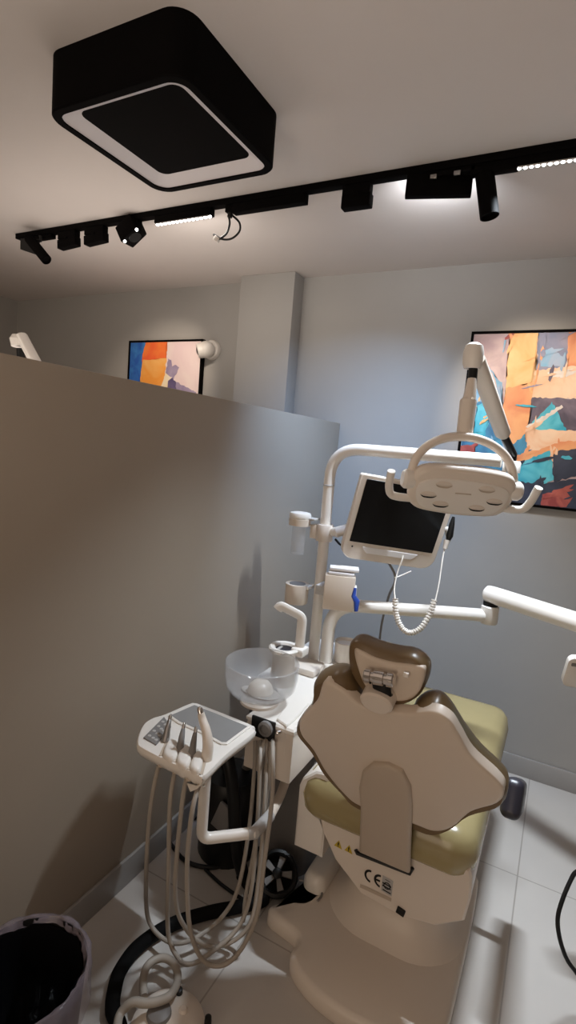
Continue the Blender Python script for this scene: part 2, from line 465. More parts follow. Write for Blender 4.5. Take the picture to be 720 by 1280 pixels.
painting('large_painting', 'large black framed abstract painting of orange and turquoise strokes on the back wall', -.532, .33, 1.425, 2.292, lav, [
    (P_((590, 415), (640, 415), (636, 480), (622, 500), (612, 470), (590, 460)), lav),
    (P_((590, 460), (606, 448), (618, 470), (628, 478), (630, 545), (640, 600), (570, 600), (575, 540)), sky),
    (P_((588, 520), (610, 515), (622, 545), (640, 580), (650, 610), (572, 610), (578, 545)), dbl),
    (P_((598, 500), (612, 520), (606, 545), (590, 548)), tur),
    (P_((638, 412), (674, 412), (668, 480), (664, 520), (658, 540), (640, 545), (628, 530), (630, 500), (634, 460)), gld),
    (P_((633, 485), (668, 478), (663, 540), (655, 575), (640, 580), (627, 540), (629, 505)), org),
    (P_((674, 412), (716, 412), (712, 462), (670, 470)), gbl),
    (P_((676, 440), (690, 434), (704, 446), (700, 458), (676, 458)), sky),
    (P_((712, 408), (780, 408), (780, 462), (708, 460)), org),
    (P_((669, 463), (780, 450), (780, 500), (665, 497)), crm),
    (P_((684, 466), (712, 462), (712, 468), (690, 472)), pal),
    (P_((665, 497), (780, 500), (780, 545), (660, 535)), slt),
    (P_((664, 530), (690, 502), (708, 538), (690, 540), (670, 538)), tur),
    (P_((657, 536), (780, 540), (780, 552), (690, 566), (655, 570)), crm),
    (P_((657, 534), (702, 506), (704, 509), (664, 536)), pal),
    (P_((634, 560), (655, 545), (662, 566), (640, 575)), dbl),
    (P_((636, 570), (655, 569), (700, 552), (780, 548), (780, 570), (690, 568), (660, 580), (640, 578)), org),
    (P_((648, 578), (690, 563), (692, 600), (676, 606), (644, 602), (640, 590)), tur),
    (P_((690, 564), (780, 556), (780, 590), (718, 596), (692, 602)), nvy),
    (P_((570, 600), (644, 602), (680, 605), (780, 588), (780, 660), (560, 650)), nvy),
    (P_((678, 618), (704, 612), (716, 622), (708, 634), (676, 632)), red),
    (P_((572, 556), (594, 556), (594, 572), (572, 574)), red)], 110)
lo1 = paint('paint_vivid_orange', (.88, .11, .03), (.92, .22, .04), 5, 21)
lo2 = paint('paint_amber', (.90, .34, .05), (.95, .52, .16), 5, 22)
lb1 = paint('paint_cobalt', (.02, .10, .42), (.05, .24, .60), 9, 23)
lp1 = paint('paint_pinkwhite', (.80, .62, .62), (.86, .72, .68), 4, 24)
ly1 = paint('paint_creamyellow', (.88, .70, .40), (.92, .80, .62), 5, 25)
lv1 = paint('paint_violet', (.26, .20, .34), (.42, .34, .46), 8, 26)
lv2 = paint('paint_darkviolet', (.08, .06, .16), (.16, .12, .24), 8, 27)
painting('small_painting', 'black framed abstract painting of orange and blue seen above the partition', -2.915, -2.255, 1.45, 2.288, lp1, [
    (P_((160, 424), (186, 424), (180, 445), (176, 480), (160, 520)), lb1),
    (P_((183, 424), (209, 424), (208, 450), (190, 460), (177, 452), (179, 440)), lo1),
    (P_((178, 450), (208, 448), (206, 468), (198, 500), (174, 500), (175, 476)), lo2),
    (P_((207, 464), (216, 474), (222, 500), (196, 500), (201, 484)), ly1),
    (P_((210, 448), (214, 450), (215, 458), (219, 456), (224, 459), (217, 474), (207, 466)), lv1),
    (P_((214, 474), (245, 490), (245, 500), (208, 500)), lv1),
    (P_((210, 476), (215, 472), (220, 478), (219, 500), (208, 500)), lv2)])

# ------------------------------------------------------------------ wall camera
p = aty(266, 438, YB); t = thing('security_camera', 'white turret security camera on the back wall beside the small painting', 'camera', p)
bm = BM(); lathe(bm, [(.064, 0), (.066, .012), (.06, .03), (.05, .034)], p, (0, -1, 0), 28); obj('wall_mount', bm, WHITE, t)
q = aty(258, 437, YB - .07)
bm = BM(); ball(bm, q, .058, 1, 1.0, .95); hd = obj('camera_ball', bm, WHITE, t)
bm = BM(); dd = V((-.75, -.6, -.28)).normalized(); lathe(bm, [(.05, .02), (.047, .056), (.038, .06), (.03, .054)], q, dd, 24); obj('lens_hood', bm, WHITE, hd)
bm = BM(); lathe(bm, [(.031, .05), (.024, .062), (.01, .066)], q, dd, 20); obj('lens', bm, BLACKP, hd)

# ------------------------------------------------------------------ neighbour lamp beyond the partition
yn = 1.75
def an(px, py): return aty(px, py, yn)
b0 = an(27, 455); t = thing('operating_lamp', 'white elbow of another operating lamp showing above the partition at far left', 'lamp', (b0.x, yn, 0))
bm = BM(); tube(bm, [(b0.x, yn, .02), (b0.x, yn, b0.z)], .028, 16); box(bm, (b0.x - .16, yn - .16, 0), (b0.x + .16, yn + .16, .03), .01); obj('stand', bm, WHITE, t)
bm = BM(); tube(bm, [b0, an(26, 436)], .020, 14); obj('black_joint', bm, BLACKP, t)
bm = BM(); tube(bm, [an(23.5, 424) + Z * .02, an(23.5, 424), an(24, 433)], [.03, .042, .036], 18); obj('elbow', bm, WHITE, t)
bm = BM(); e = an(60, 490); tube(bm, [an(27, 420), an(44, 452), e], .03, 14, flat=.8); obj('spring_arm', bm, WHITE, t)

# ------------------------------------------------------------------ dental unit (cabinet, spittoon, pole)
ux0, ux1, uy0, uy1, uz0, uz1 = -1.02, -.685, 1.50, 2.34, .505, .70
t = UNIT = thing('dental_unit', 'white dental unit cabinet with glass spittoon bowl and pole beside the partition', 'dental unit', (-.85, 1.9, 0))
def uplan(e): return [(-.865 - e, uy0 - e), (ux1 + e, uy0 - e), (ux1 + e, uy1 + e), (-1.0 - e, uy1 + e), (-1.0 - e, 1.80 - e), (-.865 - e, 1.72 - e)]
bm = BM(); prism(bm, uplan(0), (0, 0, 0), X, Y, [(.006, uz0), (0, uz0 + .006), (0, uz1 - .03), (.002, uz1 - .02)])
obj('cabinet', bm, CREAM, t)
bm = BM(); prism(bm, uplan(.003), (0, 0, 0), X, Y, [(.004, uz1 - .02), (0, uz1 - .016), (0, uz1 - .006), (.006, uz1)])
obj('worktop', bm, WHITE, t)
# corner block at the front with ports
pa, pb, pc = atz(345.5, 901, .70), atz(358, 910, .70), atz(371, 899, .70)
bm = BM(); prism(bm, [(pa.x, pa.y), (pb.x, pb.y), (pc.x, pc.y), (pc.x - .01, pc.y + .12), (pa.x - .02, pa.y + .12)], (0, 0, 0), X, Y, [(.003, .60), (0, .603), (0, .705), (.003, .709)])
blk = obj('corner_block', bm, WHITE, t)
bm = BM(); q = aty(350, 915, pb.y - .004); lathe(bm, [(.008, 0), (.008, .012), (.005, .016)], q, (-.5, -.85, 0), 14); obj('knob', bm, CHROME, blk)
pl0, pl1 = aty(316, 893, 1.497), aty(343, 928, 1.497)
bm = BM(); box(bm, (pl0.x, 1.490, pl1.z), (pl1.x, 1.4995, pl0.z), .003); pp = obj('port_panel', bm, BLACKP, t)
bm = BM(); q = aty(333, 910, 1.49); lathe(bm, [(.026, 0), (.026, .012), (.018, .016), (.016, .008)], q, (0, -1, 0), 22); obj('suction_port', bm, GREY, pp)
# support under the cabinet
bm = BM(); prism(bm, rrect(.17, .34, .04, 5, -.79, 1.88), (0, 0, 0), X, Y, [(-.012, 0), (-.01, .02), (0, .05), (0, uz0 - .001)]); obj('support_column', bm, GREY, t)
# bowl
yb_ = 1.60; bc = aty(325, 868, yb_); bz = uz1
bm = BM(); lathe(bm, [(.07, bz + .0005), (.07, bz + .01), (.05, bz + .022), (.045, bz + .03)], (bc.x, yb_, 0), Z, 32); obj('bowl_base', bm, CREAM, t)
RO = [(.040, .030), (.075, .031), (.105, .040), (.124, .062), (.132, .10), (.134, .15)]
bm = BM(); lathe(bm, [(r, bz + h) for r, h in RO] + [(.1325, bz + .152)] + [(r - .003, bz + h + .003) for r, h in RO[::-1]], (bc.x, yb_, 0), Z, 56); bw = obj('glass_bowl', bm, FROST, t)
bm = BM(); lathe(bm, [(.040, bz + .034), (.047, bz + .042), (.042, bz + .062), (.030, bz + .076), (.012, bz + .082)], (bc.x, yb_, 0), Z, 28); obj('drain_dome', bm, WHITE, bw)
bm = BM(); prism(bm, smooth2([(-.075, -.01), (-.02, -.045), (.05, -.04), (.078, .012), (.03, .045), (-.03, .04)], 4), (bc.x, yb_, bz + .036), X, Y, [(.002, 0), (0, .002), (.002, .004)]); obj('filter_plate', bm, LGREY, bw)
# cup filler
yc_ = 1.79; cf = aty(352, 855, yc_); CH = aty(350, 809, yc_).z - bz
bm = BM(); lathe(bm, [(.054, bz + .0005), (.050, bz + .01), (.046, bz + .05), (.045, bz + CH - .03), (.050, bz + CH - .016), (.056, bz + CH - .01)], (cf.x, yc_, 0), Z, 32); fc = obj('filler_column', bm, CREAM, t)
bm = BM(); lathe(bm, [(.05, bz + CH - .01), (.060, bz + CH - .008), (.063, bz + CH + .004), (.057, bz + CH + .010), (.042, bz + CH + .008), (.036, bz + CH - .004)], (cf.x, yc_, 0), Z, 32, capt=False); obj('cup_ring', bm, WHITE, fc)
bm = BM(); lathe(bm, [(.037, bz + CH - .004), (.034, bz + CH + .001)], (cf.x, yc_, 0), Z, 24); obj('drain_grid', bm, DKVIN, fc)
boxes('drain_lever', LGREY, fc, (cf.x - .02, yc_ - .034, bz + CH + .0012), (cf.x - .008, yc_ + .005, bz + CH + .006), .002)
g0 = V((cf.x + .050, yc_ + .03, bz + CH)); gt = aty(366, 768, yc_ + .03).z; ge = aty(351, 757, yc_)
bm = BM(); tube(bm, fillet([g0, V((g0.x, g0.y, gt)), ge, ge + V((-.010, -.004, -.016))], .018, 5), .020, 14, flat=.62, ref=(0, 1, 0)); obj('water_spout', bm, WHITE, t)
bm = BM(); box(bm, (g0.x - .022, g0.y - .035, bz + CH - .02), (g0.x + .030, g0.y + .028, bz + CH + .012), .006); obj('spout_block', bm, WHITE, t)
# small raised box and white bottle at the rear
boxes('raised_lid', CREAM, t, (-.97, 1.90, bz - .002), (-.80, 2.02, bz + .03), .012)
# pole
yp = 2.10
pb0 = atz(391, 827, bz); px_ = pb0.x; yp = pb0.y
ztop = aty(470, 562, yp).z
PR = .0235
LD = V((.63, -.29, 0))
aend = atd(640, 579, 1.88)
LD = V((aend.x - px_, aend.y - yp, 0)); zt = 1.635
bm = BM(); tube(bm, fillet([V((px_, yp, bz)), V((px_, yp, zt)), V((px_, yp, zt)) + LD.normalized() * (LD.length - .035)], .13, 10), PR, 20)
pole = obj('pole', bm, WHITE, t)
bm = BM(); lathe(bm, [(.0275, bz + .0005), (.0275, bz + .012), (.0255, bz + .016)], (px_, yp, 0), Z, 28); obj('flange', bm, WHITE, pole)
zs = aty(406, 607, yp).z
bm = BM(); lathe(bm, [(PR + .0005, zs), (PR + .0022, zs + .001), (PR + .0022, zs + .005), (PR + .0005, zs + .006)], (px_, yp, 0), Z, 24); obj('sleeve_ring', bm, LGREY, pole)

# bottle behind the pole
b = atz(417, 832, bz); t = thing('water_bottle', 'squat white container standing behind the pole on the unit top', 'container', (b.x + .022, b.y + .075, bz))
bm = BM(); lathe(bm, [(.044, bz + .0015), (.048, bz + .006), (.052, bz + .085), (.053, bz + .092), (.05, bz + .094), (.046, bz + .08)], (b.x + .022, b.y + .075, 0), Z, 32, capt=False); obj('body', bm, WHITE, t)
bm = BM(); lathe(bm, [(.0465, bz + .07), (.046, bz + .08)], (b.x + .022, b.y + .075, 0), Z, 28); obj('contents', bm, PAPER, t)

# ------------------------------------------------------------------ delivery arm
yd = yp - .03
s0 = atz(408, 826, bz); s0 = V((s0.x, s0.y - .01, bz + .001)); za = 1.0
a1 = atd(450, 761, 2.33); a2 = atd(612, 765, 2.33); zz = (a1.z + a2.z) / 2; a1.z = a2.z = zz
t = thing('instrument_boom', 'white two part jointed arm reaching right from the dental unit', 'arm', s0)
bm = BM(); tube(bm, fillet([s0, V((s0.x, s0.y, zz)) + (a1 - s0).normalized() * .0, a2], .14, 10), .028, 20); obj('fixed_arm', bm, WHITE, t)
j = a2.copy(); jt = atd(612, 748, 2.32)
bm = BM(); lathe(bm, [(.034, -.034), (.038, -.028), (.038, .042), (.034, .046)], (j.x, j.y, j.z), Z, 24); obj('joint_post', bm, WHITE, t)
bm = BM(); lathe(bm, [(.031, .046), (.031, .062)], (j.x, j.y, j.z), Z, 24); obj('joint_collar', bm, BLACKP, t)
e0, e1 = atd(604, 733, 2.30), atd(790, 800, 1.86)
e0 = V((j.x, j.y, j.z + .094)) - (e1 - e0).normalized() * .02
dv = (e1 - e0)
bm = BM(); tube(bm, [e0 - dv.normalized() * .012, e0, e0 + dv * .04, e0 + dv * .5, e1], [.022, .036, .038, .038, .038], 20); obj('spring_arm', bm, WHITE, t)

# tray at the right edge, hangs from the arm
p = atd(716, 838, 1.72)
t = thing('delivery_tray', 'white edge of an instrument tray at the right border under the jointed arm', 'tray', p)
u = V((.95, .30, 0)).normalized(); v_ = V((.0, -.35, 1)).normalized(); v_ = (v_ - u * v_.dot(u)).normalized(); n_ = u.cross(v_)
bm = BM(); prism(bm, rrect(.34, .115, .02, 5, .145, 0), p, u, v_, [(.004, -.012), (0, -.008), (0, .012), (.006, .016)]); obj('console', bm, WHITE, t)
bm = BM(); prism(bm, rrect(.27, .07, .006, 4, .15, .008), p + n_ * .0162, u, v_, [(0, 0), (0, .0015)]); obj('display', bm, TEAL, t)
bm = BM(); prism(bm, rrect(.018, .012, .003, 4, -.008, .036), p + n_ * .0162, u, v_, [(0, 0), (0, .002)]); obj('button', bm, GREY, t)
bm = BM(); tube(bm, [p + u * .2 - n_ * .0, V((e1.x, e1.y, e1.z)) + Z * -.062], .016, 12); obj('hanger', bm, WHITE, t)
# black cable at the right edge
q = [atd(735, 1060, 1.62), atd(716, 1095, 1.60), atd(703, 1125, 1.58), atd(697, 1152, 1.57), atd(703, 1185, 1.56), atd(716, 1210, 1.55), atd(745, 1235, 1.55)]
q = [p + u * .14 - v_ * .068, p + u * .1 - v_ * .25] + q + [atd(790, 1190, 1.58), p + u * .22 - v_ * .072]
bm = BM(); tube(bm, catmull(q, 8), .0062, 8)
tag(obj('hanging_hose', bm, BLACKP), 'thin black hose hanging in a loop at the right border of the picture', 'hose')

# ------------------------------------------------------------------ operating lamp on the pole arm
t = thing('operating_lamp', 'white dental operating lamp with six leds and two handles on its jointed arm', 'lamp', aend)
el = atd(592, 441, 1.52); el_out = V((aend.x, aend.y, 1.65))
lo_ = atd(629, 543, 1.80)
bm = BM(); lathe(bm, [(.03, -.005), (.03, .03), (.026, .036)], (aend.x, aend.y, 1.602), Z, 20); obj('arm_socket', bm, WHITE, t)
bm = BM(); tube(bm, [V((aend.x, aend.y, 1.637)), V((aend.x, aend.y, 1.66)), lo_], .014, 12); obj('black_joint', bm, BLACKP, t)
sd = (el - lo_)
bm = BM(); tube(bm, [lo_ - sd * .02, lo_ + sd * .02, lo_ + sd * .5, lo_ + sd * .93], [.018, .026, .027, .026], 18, flat=.9); obj('spring_arm', bm, CREAM, t)
bm = BM(); tube(bm, [el + Z * .028, el + Z * .02, el, el - Z * .03, el - Z * .045], [.012, .024, .029, .028, .022], 20); obj('elbow', bm, WHITE, t)
sh0, sh1, sh2, sh3 = atd(592, 455, 1.52), atd(590, 480, 1.515), atd(585, 505, 1.51), atd(580, 548, 1.505)
bm = BM(); tube(bm, [sh0, sh1], .013, 14); obj('pivot_pin', bm, BLACKP, t)
bm = BM(); tube(bm, [atd(590, 474, 1.515), atd(587, 497, 1.51), atd(586, 500, 1.51), atd(585.5, 501, 1.51), sh3], [.013, .018, .019, .0235, .0225], 20); obj('shaft', bm, CREAM, t)
HC = atd(577, 612, 1.50); hu = V((cos(YAW), sin(YAW), 0)); fw = V((-sin(YAW), cos(YAW), 0))
hn = (-fw * cos(radians(30)) - Z * sin(radians(30))).normalized(); hv = hu.cross(hn) * -1
hv = hn.cross(hu)
hu = (Matrix.Rotation(radians(-2.0), 3, hn) @ hu); hv = hn.cross(hu)
# head: a flattened rounded body
bm = BM(); prism(bm, smooth2([(-.148, .014), (-.128, .056), (-.06, .070), (.06, .070), (.128, .056), (.148, .014), (.145, -.04), (.115, -.074), (.04, -.084), (-.04, -.084), (-.115, -.074), (-.145, -.04)], 6), HC, hu, hv,
    [(.05, -.05), (.02, -.042), (.004, -.024), (0, -.01), (0, 0), (.004, .010), (.014, .014)])
hd = obj('lamp_head', bm, CREAM, t, 50)
bm = BM(); prism(bm, smooth2([(-.130, .006), (-.108, .030), (-.05, .040), (.05, .040), (.108, .030), (.130, .006), (.122, -.038), (.095, -.064), (.03, -.071), (-.03, -.071), (-.095, -.064), (-.122, -.038)], 6), HC + hn * .0142, hu, hv, [(0, 0), (.002, .004), (.012, .0065)])
cov = obj('front_cover', bm, WHITE, hd)
for a, b in ((-.060, .018), (.060, .018), (-.094, -.020), (.094, -.020), (-.052, -.048), (.052, -.048)):
    cpt = HC + hn * .0207 + hu * a + hv * b
    bm = BM(); prism(bm, smooth2([(-.024, .004), (-.012, .014), (.012, .014), (.024, .004), (.013, -.002), (-.013, -.002)], 5), cpt, hu, hv, [(0, 0), (.004, .0015)]); obj('led_lens', bm, CREAM, cov)
    bm = BM(); prism(bm, smooth2([(-.023, .003), (-.012, -.0055), (.012, -.0055), (.023, .003), (.012, -.001), (-.012, -.001)], 5), cpt + hn * .0008, hu, hv, [(0, 0), (.0006, .0012)]); obj('led_slot', bm, SPINE if abs(a) == .06 else BLACKP, cov)
bm = BM(); box(bm, HC + hn * .0215 + V((0, 0, 0)) - V((.022, .001, .0015)), HC + hn * .0215 + V((.022, .001, .0015)), 0, Matrix.Rotation(YAW, 3, 'Z')); obj('nameplate', bm, SPINE, cov)
for s in (-1, 1):
    bm = BM(); lathe(bm, [(.026, -.016), (.028, -.010), (.028, .010), (.022, .018)], HC + hu * s * .152 - hn * .012 + hv * .008, hu * s, 22); obj('pivot_cap', bm, WHITE, t)
bm = BM(); yo = []
for k in range(25):
    a = pi * k / 24; yo.append(HC - hn * .012 + hv * .008 + hu * (-.147 * cos(a)) + (Z * .135 - hn * .0) * (sin(a) ** .8))
tube(bm, yo, .0125, 12, flat=1.0); obj('yoke', bm, CREAM, t)
for s in (-1, 1):
    B = HC - hv * .035
    pth = [B + hu * s * .118 - hv * .012, B + hu * s * .165 - hv * .014, B + hu * s * .194 - hv * .010, B + hu * s * .205 + hv * .02, B + hu * s * .208 + hv * .070]
    bm = BM(); tube(bm, fillet(pth, .03, 5), .0115, 12); obj('handle', bm, WHITE, t)

# ------------------------------------------------------------------ monitor
MC = V((-.58, 2.1137, 1.3477)); ME = Matrix.Rotation(radians(38.39), 3, 'Z') @ Matrix.Rotation(radians(12.77), 3, 'X') @ Matrix.Rotation(radians(5.86), 3, 'Y')
mu, mv, mn = ME @ X, ME @ Z, ME @ -Y
t = thing('monitor', 'white framed flat monitor with dark screen on a swivel bracket', 'monitor', MC)
bm = BM(); bez = rrect(.42, .36, .045, 6); bez = [(a * (1 if b < 0 else 1), b) for a, b in bez]
top = [(-.21 + .006, .18), (-.21, .174)]
ol = [(.204, .18), (-.204, .18), (-.21, .174)] + [(-.21 + .055 * (1 - cos(radians(k * 15))), -.125 - .055 * sin(radians(k * 15))) for k in range(7)] + [(.21 - .055 * (1 - cos(radians(k * 15))), -.125 - .055 * sin(radians(k * 15))) for k in range(6, -1, -1)] + [(.21, .174)]
# bezel as a frame with a handle slot: outline rings built as boxes around the screen plus the chin
prism(bm, ol, MC, mu, mv, [(.02, -.05), (.004, -.034), (0, -.02), (0, -.003), (.004, 0)])
fr = obj('bezel', bm, CREAM, t)
bm = BM(); prism(bm, rrect(.372, .268, .004, 3, 0, .030), MC + mn * .0004, mu, mv, [(0, 0), (.001, .0015)]); obj('screen', bm, SCREEN, t)
bm = BM(); prism(bm, ccw([(-.125, -.119), (.125, -.119), (.118, -.131), (.10, -.146), (-.10, -.146), (-.118, -.131)]), MC + mn * .0003, mu, mv, [(0, 0), (.002, .0015)]); obj('handle_slot', bm, PAPER, t)
bm = BM(); lathe(bm, [(.004, 0), (.003, .002)], MC + mu * -.168 + mv * -.125 + mn * .0003, mn, 10); obj('power_light', bm, BLACKP, t)
bm = BM(); box(bm, MC - mn * .065 - V((.05, .015, .05)), MC - mn * .065 + V((.05, .015, .05)), .006, ME); obj('mount_plate', bm, WHITE, t)
zb = aty(395, 664, yp).z; br = MC - mn * .08
cl = V((px_, yp, zb))
bm = BM(); lathe(bm, [(.0245, -.036), (.034, -.036), (.036, -.032), (.036, .032), (.034, .036), (.0245, .036), (.0245, -.036)], cl, Z, 26, capb=False, capt=False); box(bm, cl + V((-.06, -.022, -.03)), cl + V((-.03, .022, .03)), .003); obj('pole_clamp', bm, CREAM, t)
k1 = cl + V((.06, -.02, .012))
bm = BM(); tube(bm, [cl + V((.03, 0, .008)), k1, k1 + (br - k1) * .6, br], [.016, .022, .022, .018], 14); obj('swivel_arm', bm, WHITE, t)
bm = BM(); tube(bm, catmull([k1 + V((0, 0, -.03)), k1 + V((.04, -.02, -.045)), k1 + V((.09, -.01, -.02)), br - Z * .03], 6), .005, 8); obj('cable', bm, BLACKP, t)

# cables behind the monitor to the floor
cx = [atd(500, 688, 2.22), atd(494, 720, 2.3), atd(486, 745, 2.4), atd(478, 775, 2.5), atd(474, 805, 2.6), atd(470, 850, 2.7)]
endp = V((cx[-1].x, cx[-1].y, .01))
bm = BM(); tube(bm, catmull([MC - mn * .085 - mv * .12, MC - mn * .10 - mv * .16] + cx[1:] + [V((cx[-1].x - .01, cx[-1].y, .4)), endp], 6), .0055, 8)
tag(obj('power_cable', bm, GREY), 'thin grey cable dropping from the monitor behind the headrest', 'cable')

# intra-oral camera in its holder on the monitor side, with a coiled cord
hp = atd(563, 662, 1.98)
t = thing('intraoral_camera', 'small black tipped camera handpiece hanging on the right side of the monitor', 'handpiece', hp)
bm = BM(); mp = MC + mu * .232 - mv * .03 + mn * .012
tube(bm, [mp, hp + V((-.012, 0, 0)), hp + V((.004, 0, -.004))], .010, 10); obj('holder', bm, LGREY, t)
bm = BM(); tube(bm, [atd(567, 646, 1.98), atd(565, 655, 1.98), atd(562, 670, 1.98), atd(560, 676, 1.98)], [.005, .010, .013, .007], 12); obj('black_grip', bm, BLACKP, t)
bm = BM(); tube(bm, [atd(559, 675, 1.98), atd(556, 686, 1.98)], [.011, .008], 12); obj('white_end', bm, WHITE, t)
bm = BM(); cp = [atd(556, 684, 1.98), atd(553, 700, 1.97), atd(549, 728, 1.95), atd(544, 752, 1.93)]
tube(bm, catmull(cp, 5), .0024, 8)
coil = catmull([atd(543, 750, 1.93), atd(537, 768, 1.92), atd(526, 785, 1.91), atd(512, 791, 1.91), atd(501, 783, 1.92), atd(495, 767, 1.93), atd(494, 748, 1.94)], 26)
tube(bm, coil, [(.0112 if i % 5 < 3 else .0076) for i in range(len(coil))], 12)
tube(bm, catmull([atd(494, 750, 1.94), atd(493, 735, 1.96), atd(497, 715, 1.98), atd(502, 702, 1.98), atd(504, 694, 1.985)], 5), .0026, 8)
tube(bm, catmull([atd(494, 722, 2.0), atd(500, 720, 2.05), atd(514, 714, 2.05)], 4), .0026, 8)
obj('coiled_cord', bm, WHITE, t)

# ------------------------------------------------------------------ cup dispenser, cup holder ring, tissue box on the pole
yk = yp - .05
c = aty(375, 650, yk); t = thing('cup_dispenser', 'clear tube with white cap left of the pole in front of the partition', 'dispenser', c)
zt_, zm, zb_ = aty(375, 640, yk).z, aty(374, 652, yk).z, aty(372, 692, yk).z
bm = BM(); lathe(bm, [(.044, zm + .012), (.046, zm + .016), (.047, zt_ - .012), (.043, zt_ - .003), (.03, zt_)], (c.x, yk, 0), Z, 28); obj('cap', bm, WHITE, t)
bm = BM(); lathe(bm, [(.046, zm - .015), (.047, zm + .012), (.042, zm + .013)], (c.x, yk, 0), Z, 28); obj('collar', bm, SHELL, t)
bm = BM(); lathe(bm, [(.030, zb_ + .0), (.030, zm - .014), (.0285, zm - .014), (.0285, zb_ + .0)], (c.x, yk, 0), Z, 28, capb=False, capt=False); obj('clear_tube', bm, CLEAR, t)
boxes('bracket', LGREY, t, (c.x + .03, yk - .008, zm + .012), (px_ - .0255, yk + .052, zm + .022), .003)

yk = yp - .05
c = aty(371, 740, yk); t = thing('cup_holder', 'taupe ring shaped cup holder on a short bracket left of the pole', 'cup holder', c)
zt_, zb_ = aty(371, 729, yk).z, aty(371, 753, yk).z; R_ = .050
bm = BM(); lathe(bm, [(R_ * .95, zb_), (R_, zb_ + .004), (R_ * 1.02, zt_ - .004), (R_, zt_), (R_ * .72, zt_), (R_ * .70, zt_ - .03)], (c.x, yk, 0), Z, 32); obj('cup', bm, SHELL, t)
bm = BM(); lathe(bm, [(R_ * .70, zt_ - .001), (R_ * .69, zt_ + .001)], (c.x, yk, 0), Z, 26); obj('opening', bm, GREY, t)
boxes('bracket', WHITE, t, (c.x + .04, yk - .012, zt_ - .016), (px_ - .0245, yk + .05, zt_ - .002), .003)

# box with papers
w0 = .11
c = atd(421, 740, 2.15); u = V((.93, .36, 0)).normalized(); w_ = Z.cross(u)
t = thing('tissue_box', 'taupe box holding folded white paper fixed on the right of the pole', 'tissue box', c)
zt_, zb_ = atd(421, 719, 2.15).z, atd(419, 764, 2.15).z; hh = zt_ - zb_
bm = BM(); R = Matrix.Rotation(math.atan2(u.y, u.x), 3, 'Z'); cc = V((c.x, c.y, (zt_ + zb_) / 2))
box(bm, cc - V((.062, .0, hh / 2)), cc + V((.062, .05, hh / 2)), .005, R); obj('holder', bm, SHELL, t)
ctr = cc
for k in (0, 2):
    bm = BM(); o_ = V((.004 * k, .004 * (k % 2), 0)); lo = cc + V((-.05, .004 + .002 * k, hh / 2 + .0005 + .009 * k)); hi = cc + V((.055 + .006 * k, .047 + .01 * k, hh / 2 + .0135 + .009 * k))
    box(bm, lo, hi, .002, R @ Matrix.Rotation(radians(random.uniform(-5, 5)), 3, 'Z')); obj('folded_paper', bm, PAPER, t)
boxes('side_pad', WHITE, t, cc + u * .066 + V((-.004, -.0, -.055)), cc + u * .066 + V((.004, .05, .03)), .002, R)
boxes('bracket', LGREY, t, (px_ + .0245, min(yp, cc.y) - .01, cc.z - .02), (cc.x - .03, max(yp, cc.y) + .03, cc.z + .02), .003) if px_ + .03 < cc.x - .03 else None
bm = BM(); tube(bm, [atd(444, 735, 2.09), atd(442, 745, 2.09), atd(446, 752, 2.09), atd(445, 764, 2.09)], [.009, .014, .018, .012], 12, flat=.6)
tag(obj('clip', bm, BLUE), 'blue plastic clip hanging on the right side of the tissue box', 'clip')

# ------------------------------------------------------------------ dental chair
t = CHAIR = thing('dental_chair', 'dental chair with taupe back shell and olive brown vinyl seen from behind', 'dental chair', (-.345, 1.75, 0))
# base plate
bp = [(-.70, 1.505), (-.712, 1.48), (-.69, 1.46), (-.60, 1.445), (-.572, 1.425), (-.572, 1.375), (-.53, 1.335), (-.45, 1.305), (-.345, 1.295), (-.24, 1.305), (-.15, 1.33), (-.105, 1.38), (-.095, 1.46), (-.095, 1.95), (-.12, 2.05), (-.2, 2.09), (-.48, 2.09), (-.57, 2.05), (-.60, 1.95), (-.605, 1.62), (-.66, 1.55)]
bm = BM(); prism(bm, smooth2(bp, 5), (0, 0, 0), X, Y, [(.004, .0), (0, .006), (0, .045), (.006, .056), (.018, .060)]); obj('base_plate', bm, CREAM, t, 50)
bm = BM(); prism(bm, rrect(.30, .36, .09, 8, -.335, 1.80), (0, 0, 0), X, Y, [(-.085, .0595), (-.06, .075), (-.03, .11), (-.01, .16), (0, .22), (0, .36)]); obj('pedestal', bm, CREAM, t, 60)
bm = BM(); prism(bm, rrect(.085, .22, .035, 6, -.612, 1.72), (0, 0, 0), X, Y, [(0, .0), (0, .09), (.008, .112), (.022, .12)]); obj('base_cover', bm, WHITE, t, 50)
# under-seat shell
YS = 1.50
rs = px2([(392, 985), (396, 1012), (402, 1038), (419, 1076), (451, 1118), (498, 1145), (543, 1158), (580, 1152), (588, 1125), (590, 1098)], YS)
rs = [(a, min(b, .475)) for a, b in rs] + [(-.10, .476), (-.60, .476)]
rs = [p for i, p in enumerate(rs) if i == 0 or (V(p) - V(rs[i - 1])).length > .004]
bm = BM(); prism(bm, rs, (0, YS, 0), X, Z, [(.03, -.66), (.004, -.62), (0, -.5), (0, -.006), (.006, 0)]); sh = obj('seat_shell', bm, CREAM, t, 40)
sm0 = aty(367, 1057, YS + .01); sm1 = aty(394, 972, YS + .01); sm0.x = max(sm0.x, -.680)
bm = BM(); prism(bm, [(sm0.x, sm0.z), (-.55, sm0.z), (-.55, sm1.z + .03), (sm1.x, sm1.z + .02), (sm0.x + .01, sm1.z - .02), (sm0.x, sm1.z - .05)], (0, YS + .01, 0), X, Z, [(.006, -.42), (0, -.41), (0, -.006), (.006, 0)]); obj('side_mount', bm, WHITE, t)
# seat cushion
sp = rrect(.556, .985, .075, 8, -.366, 1.972)
bm = BM(); prism(bm, sp, (0, 0, 0), X, Y, [(.016, .438), (.002, .454), (-.005, .495), (.004, .54), (.022, .562), (.055, .572)]); obj('seat', bm, OLIVE, t, 60)
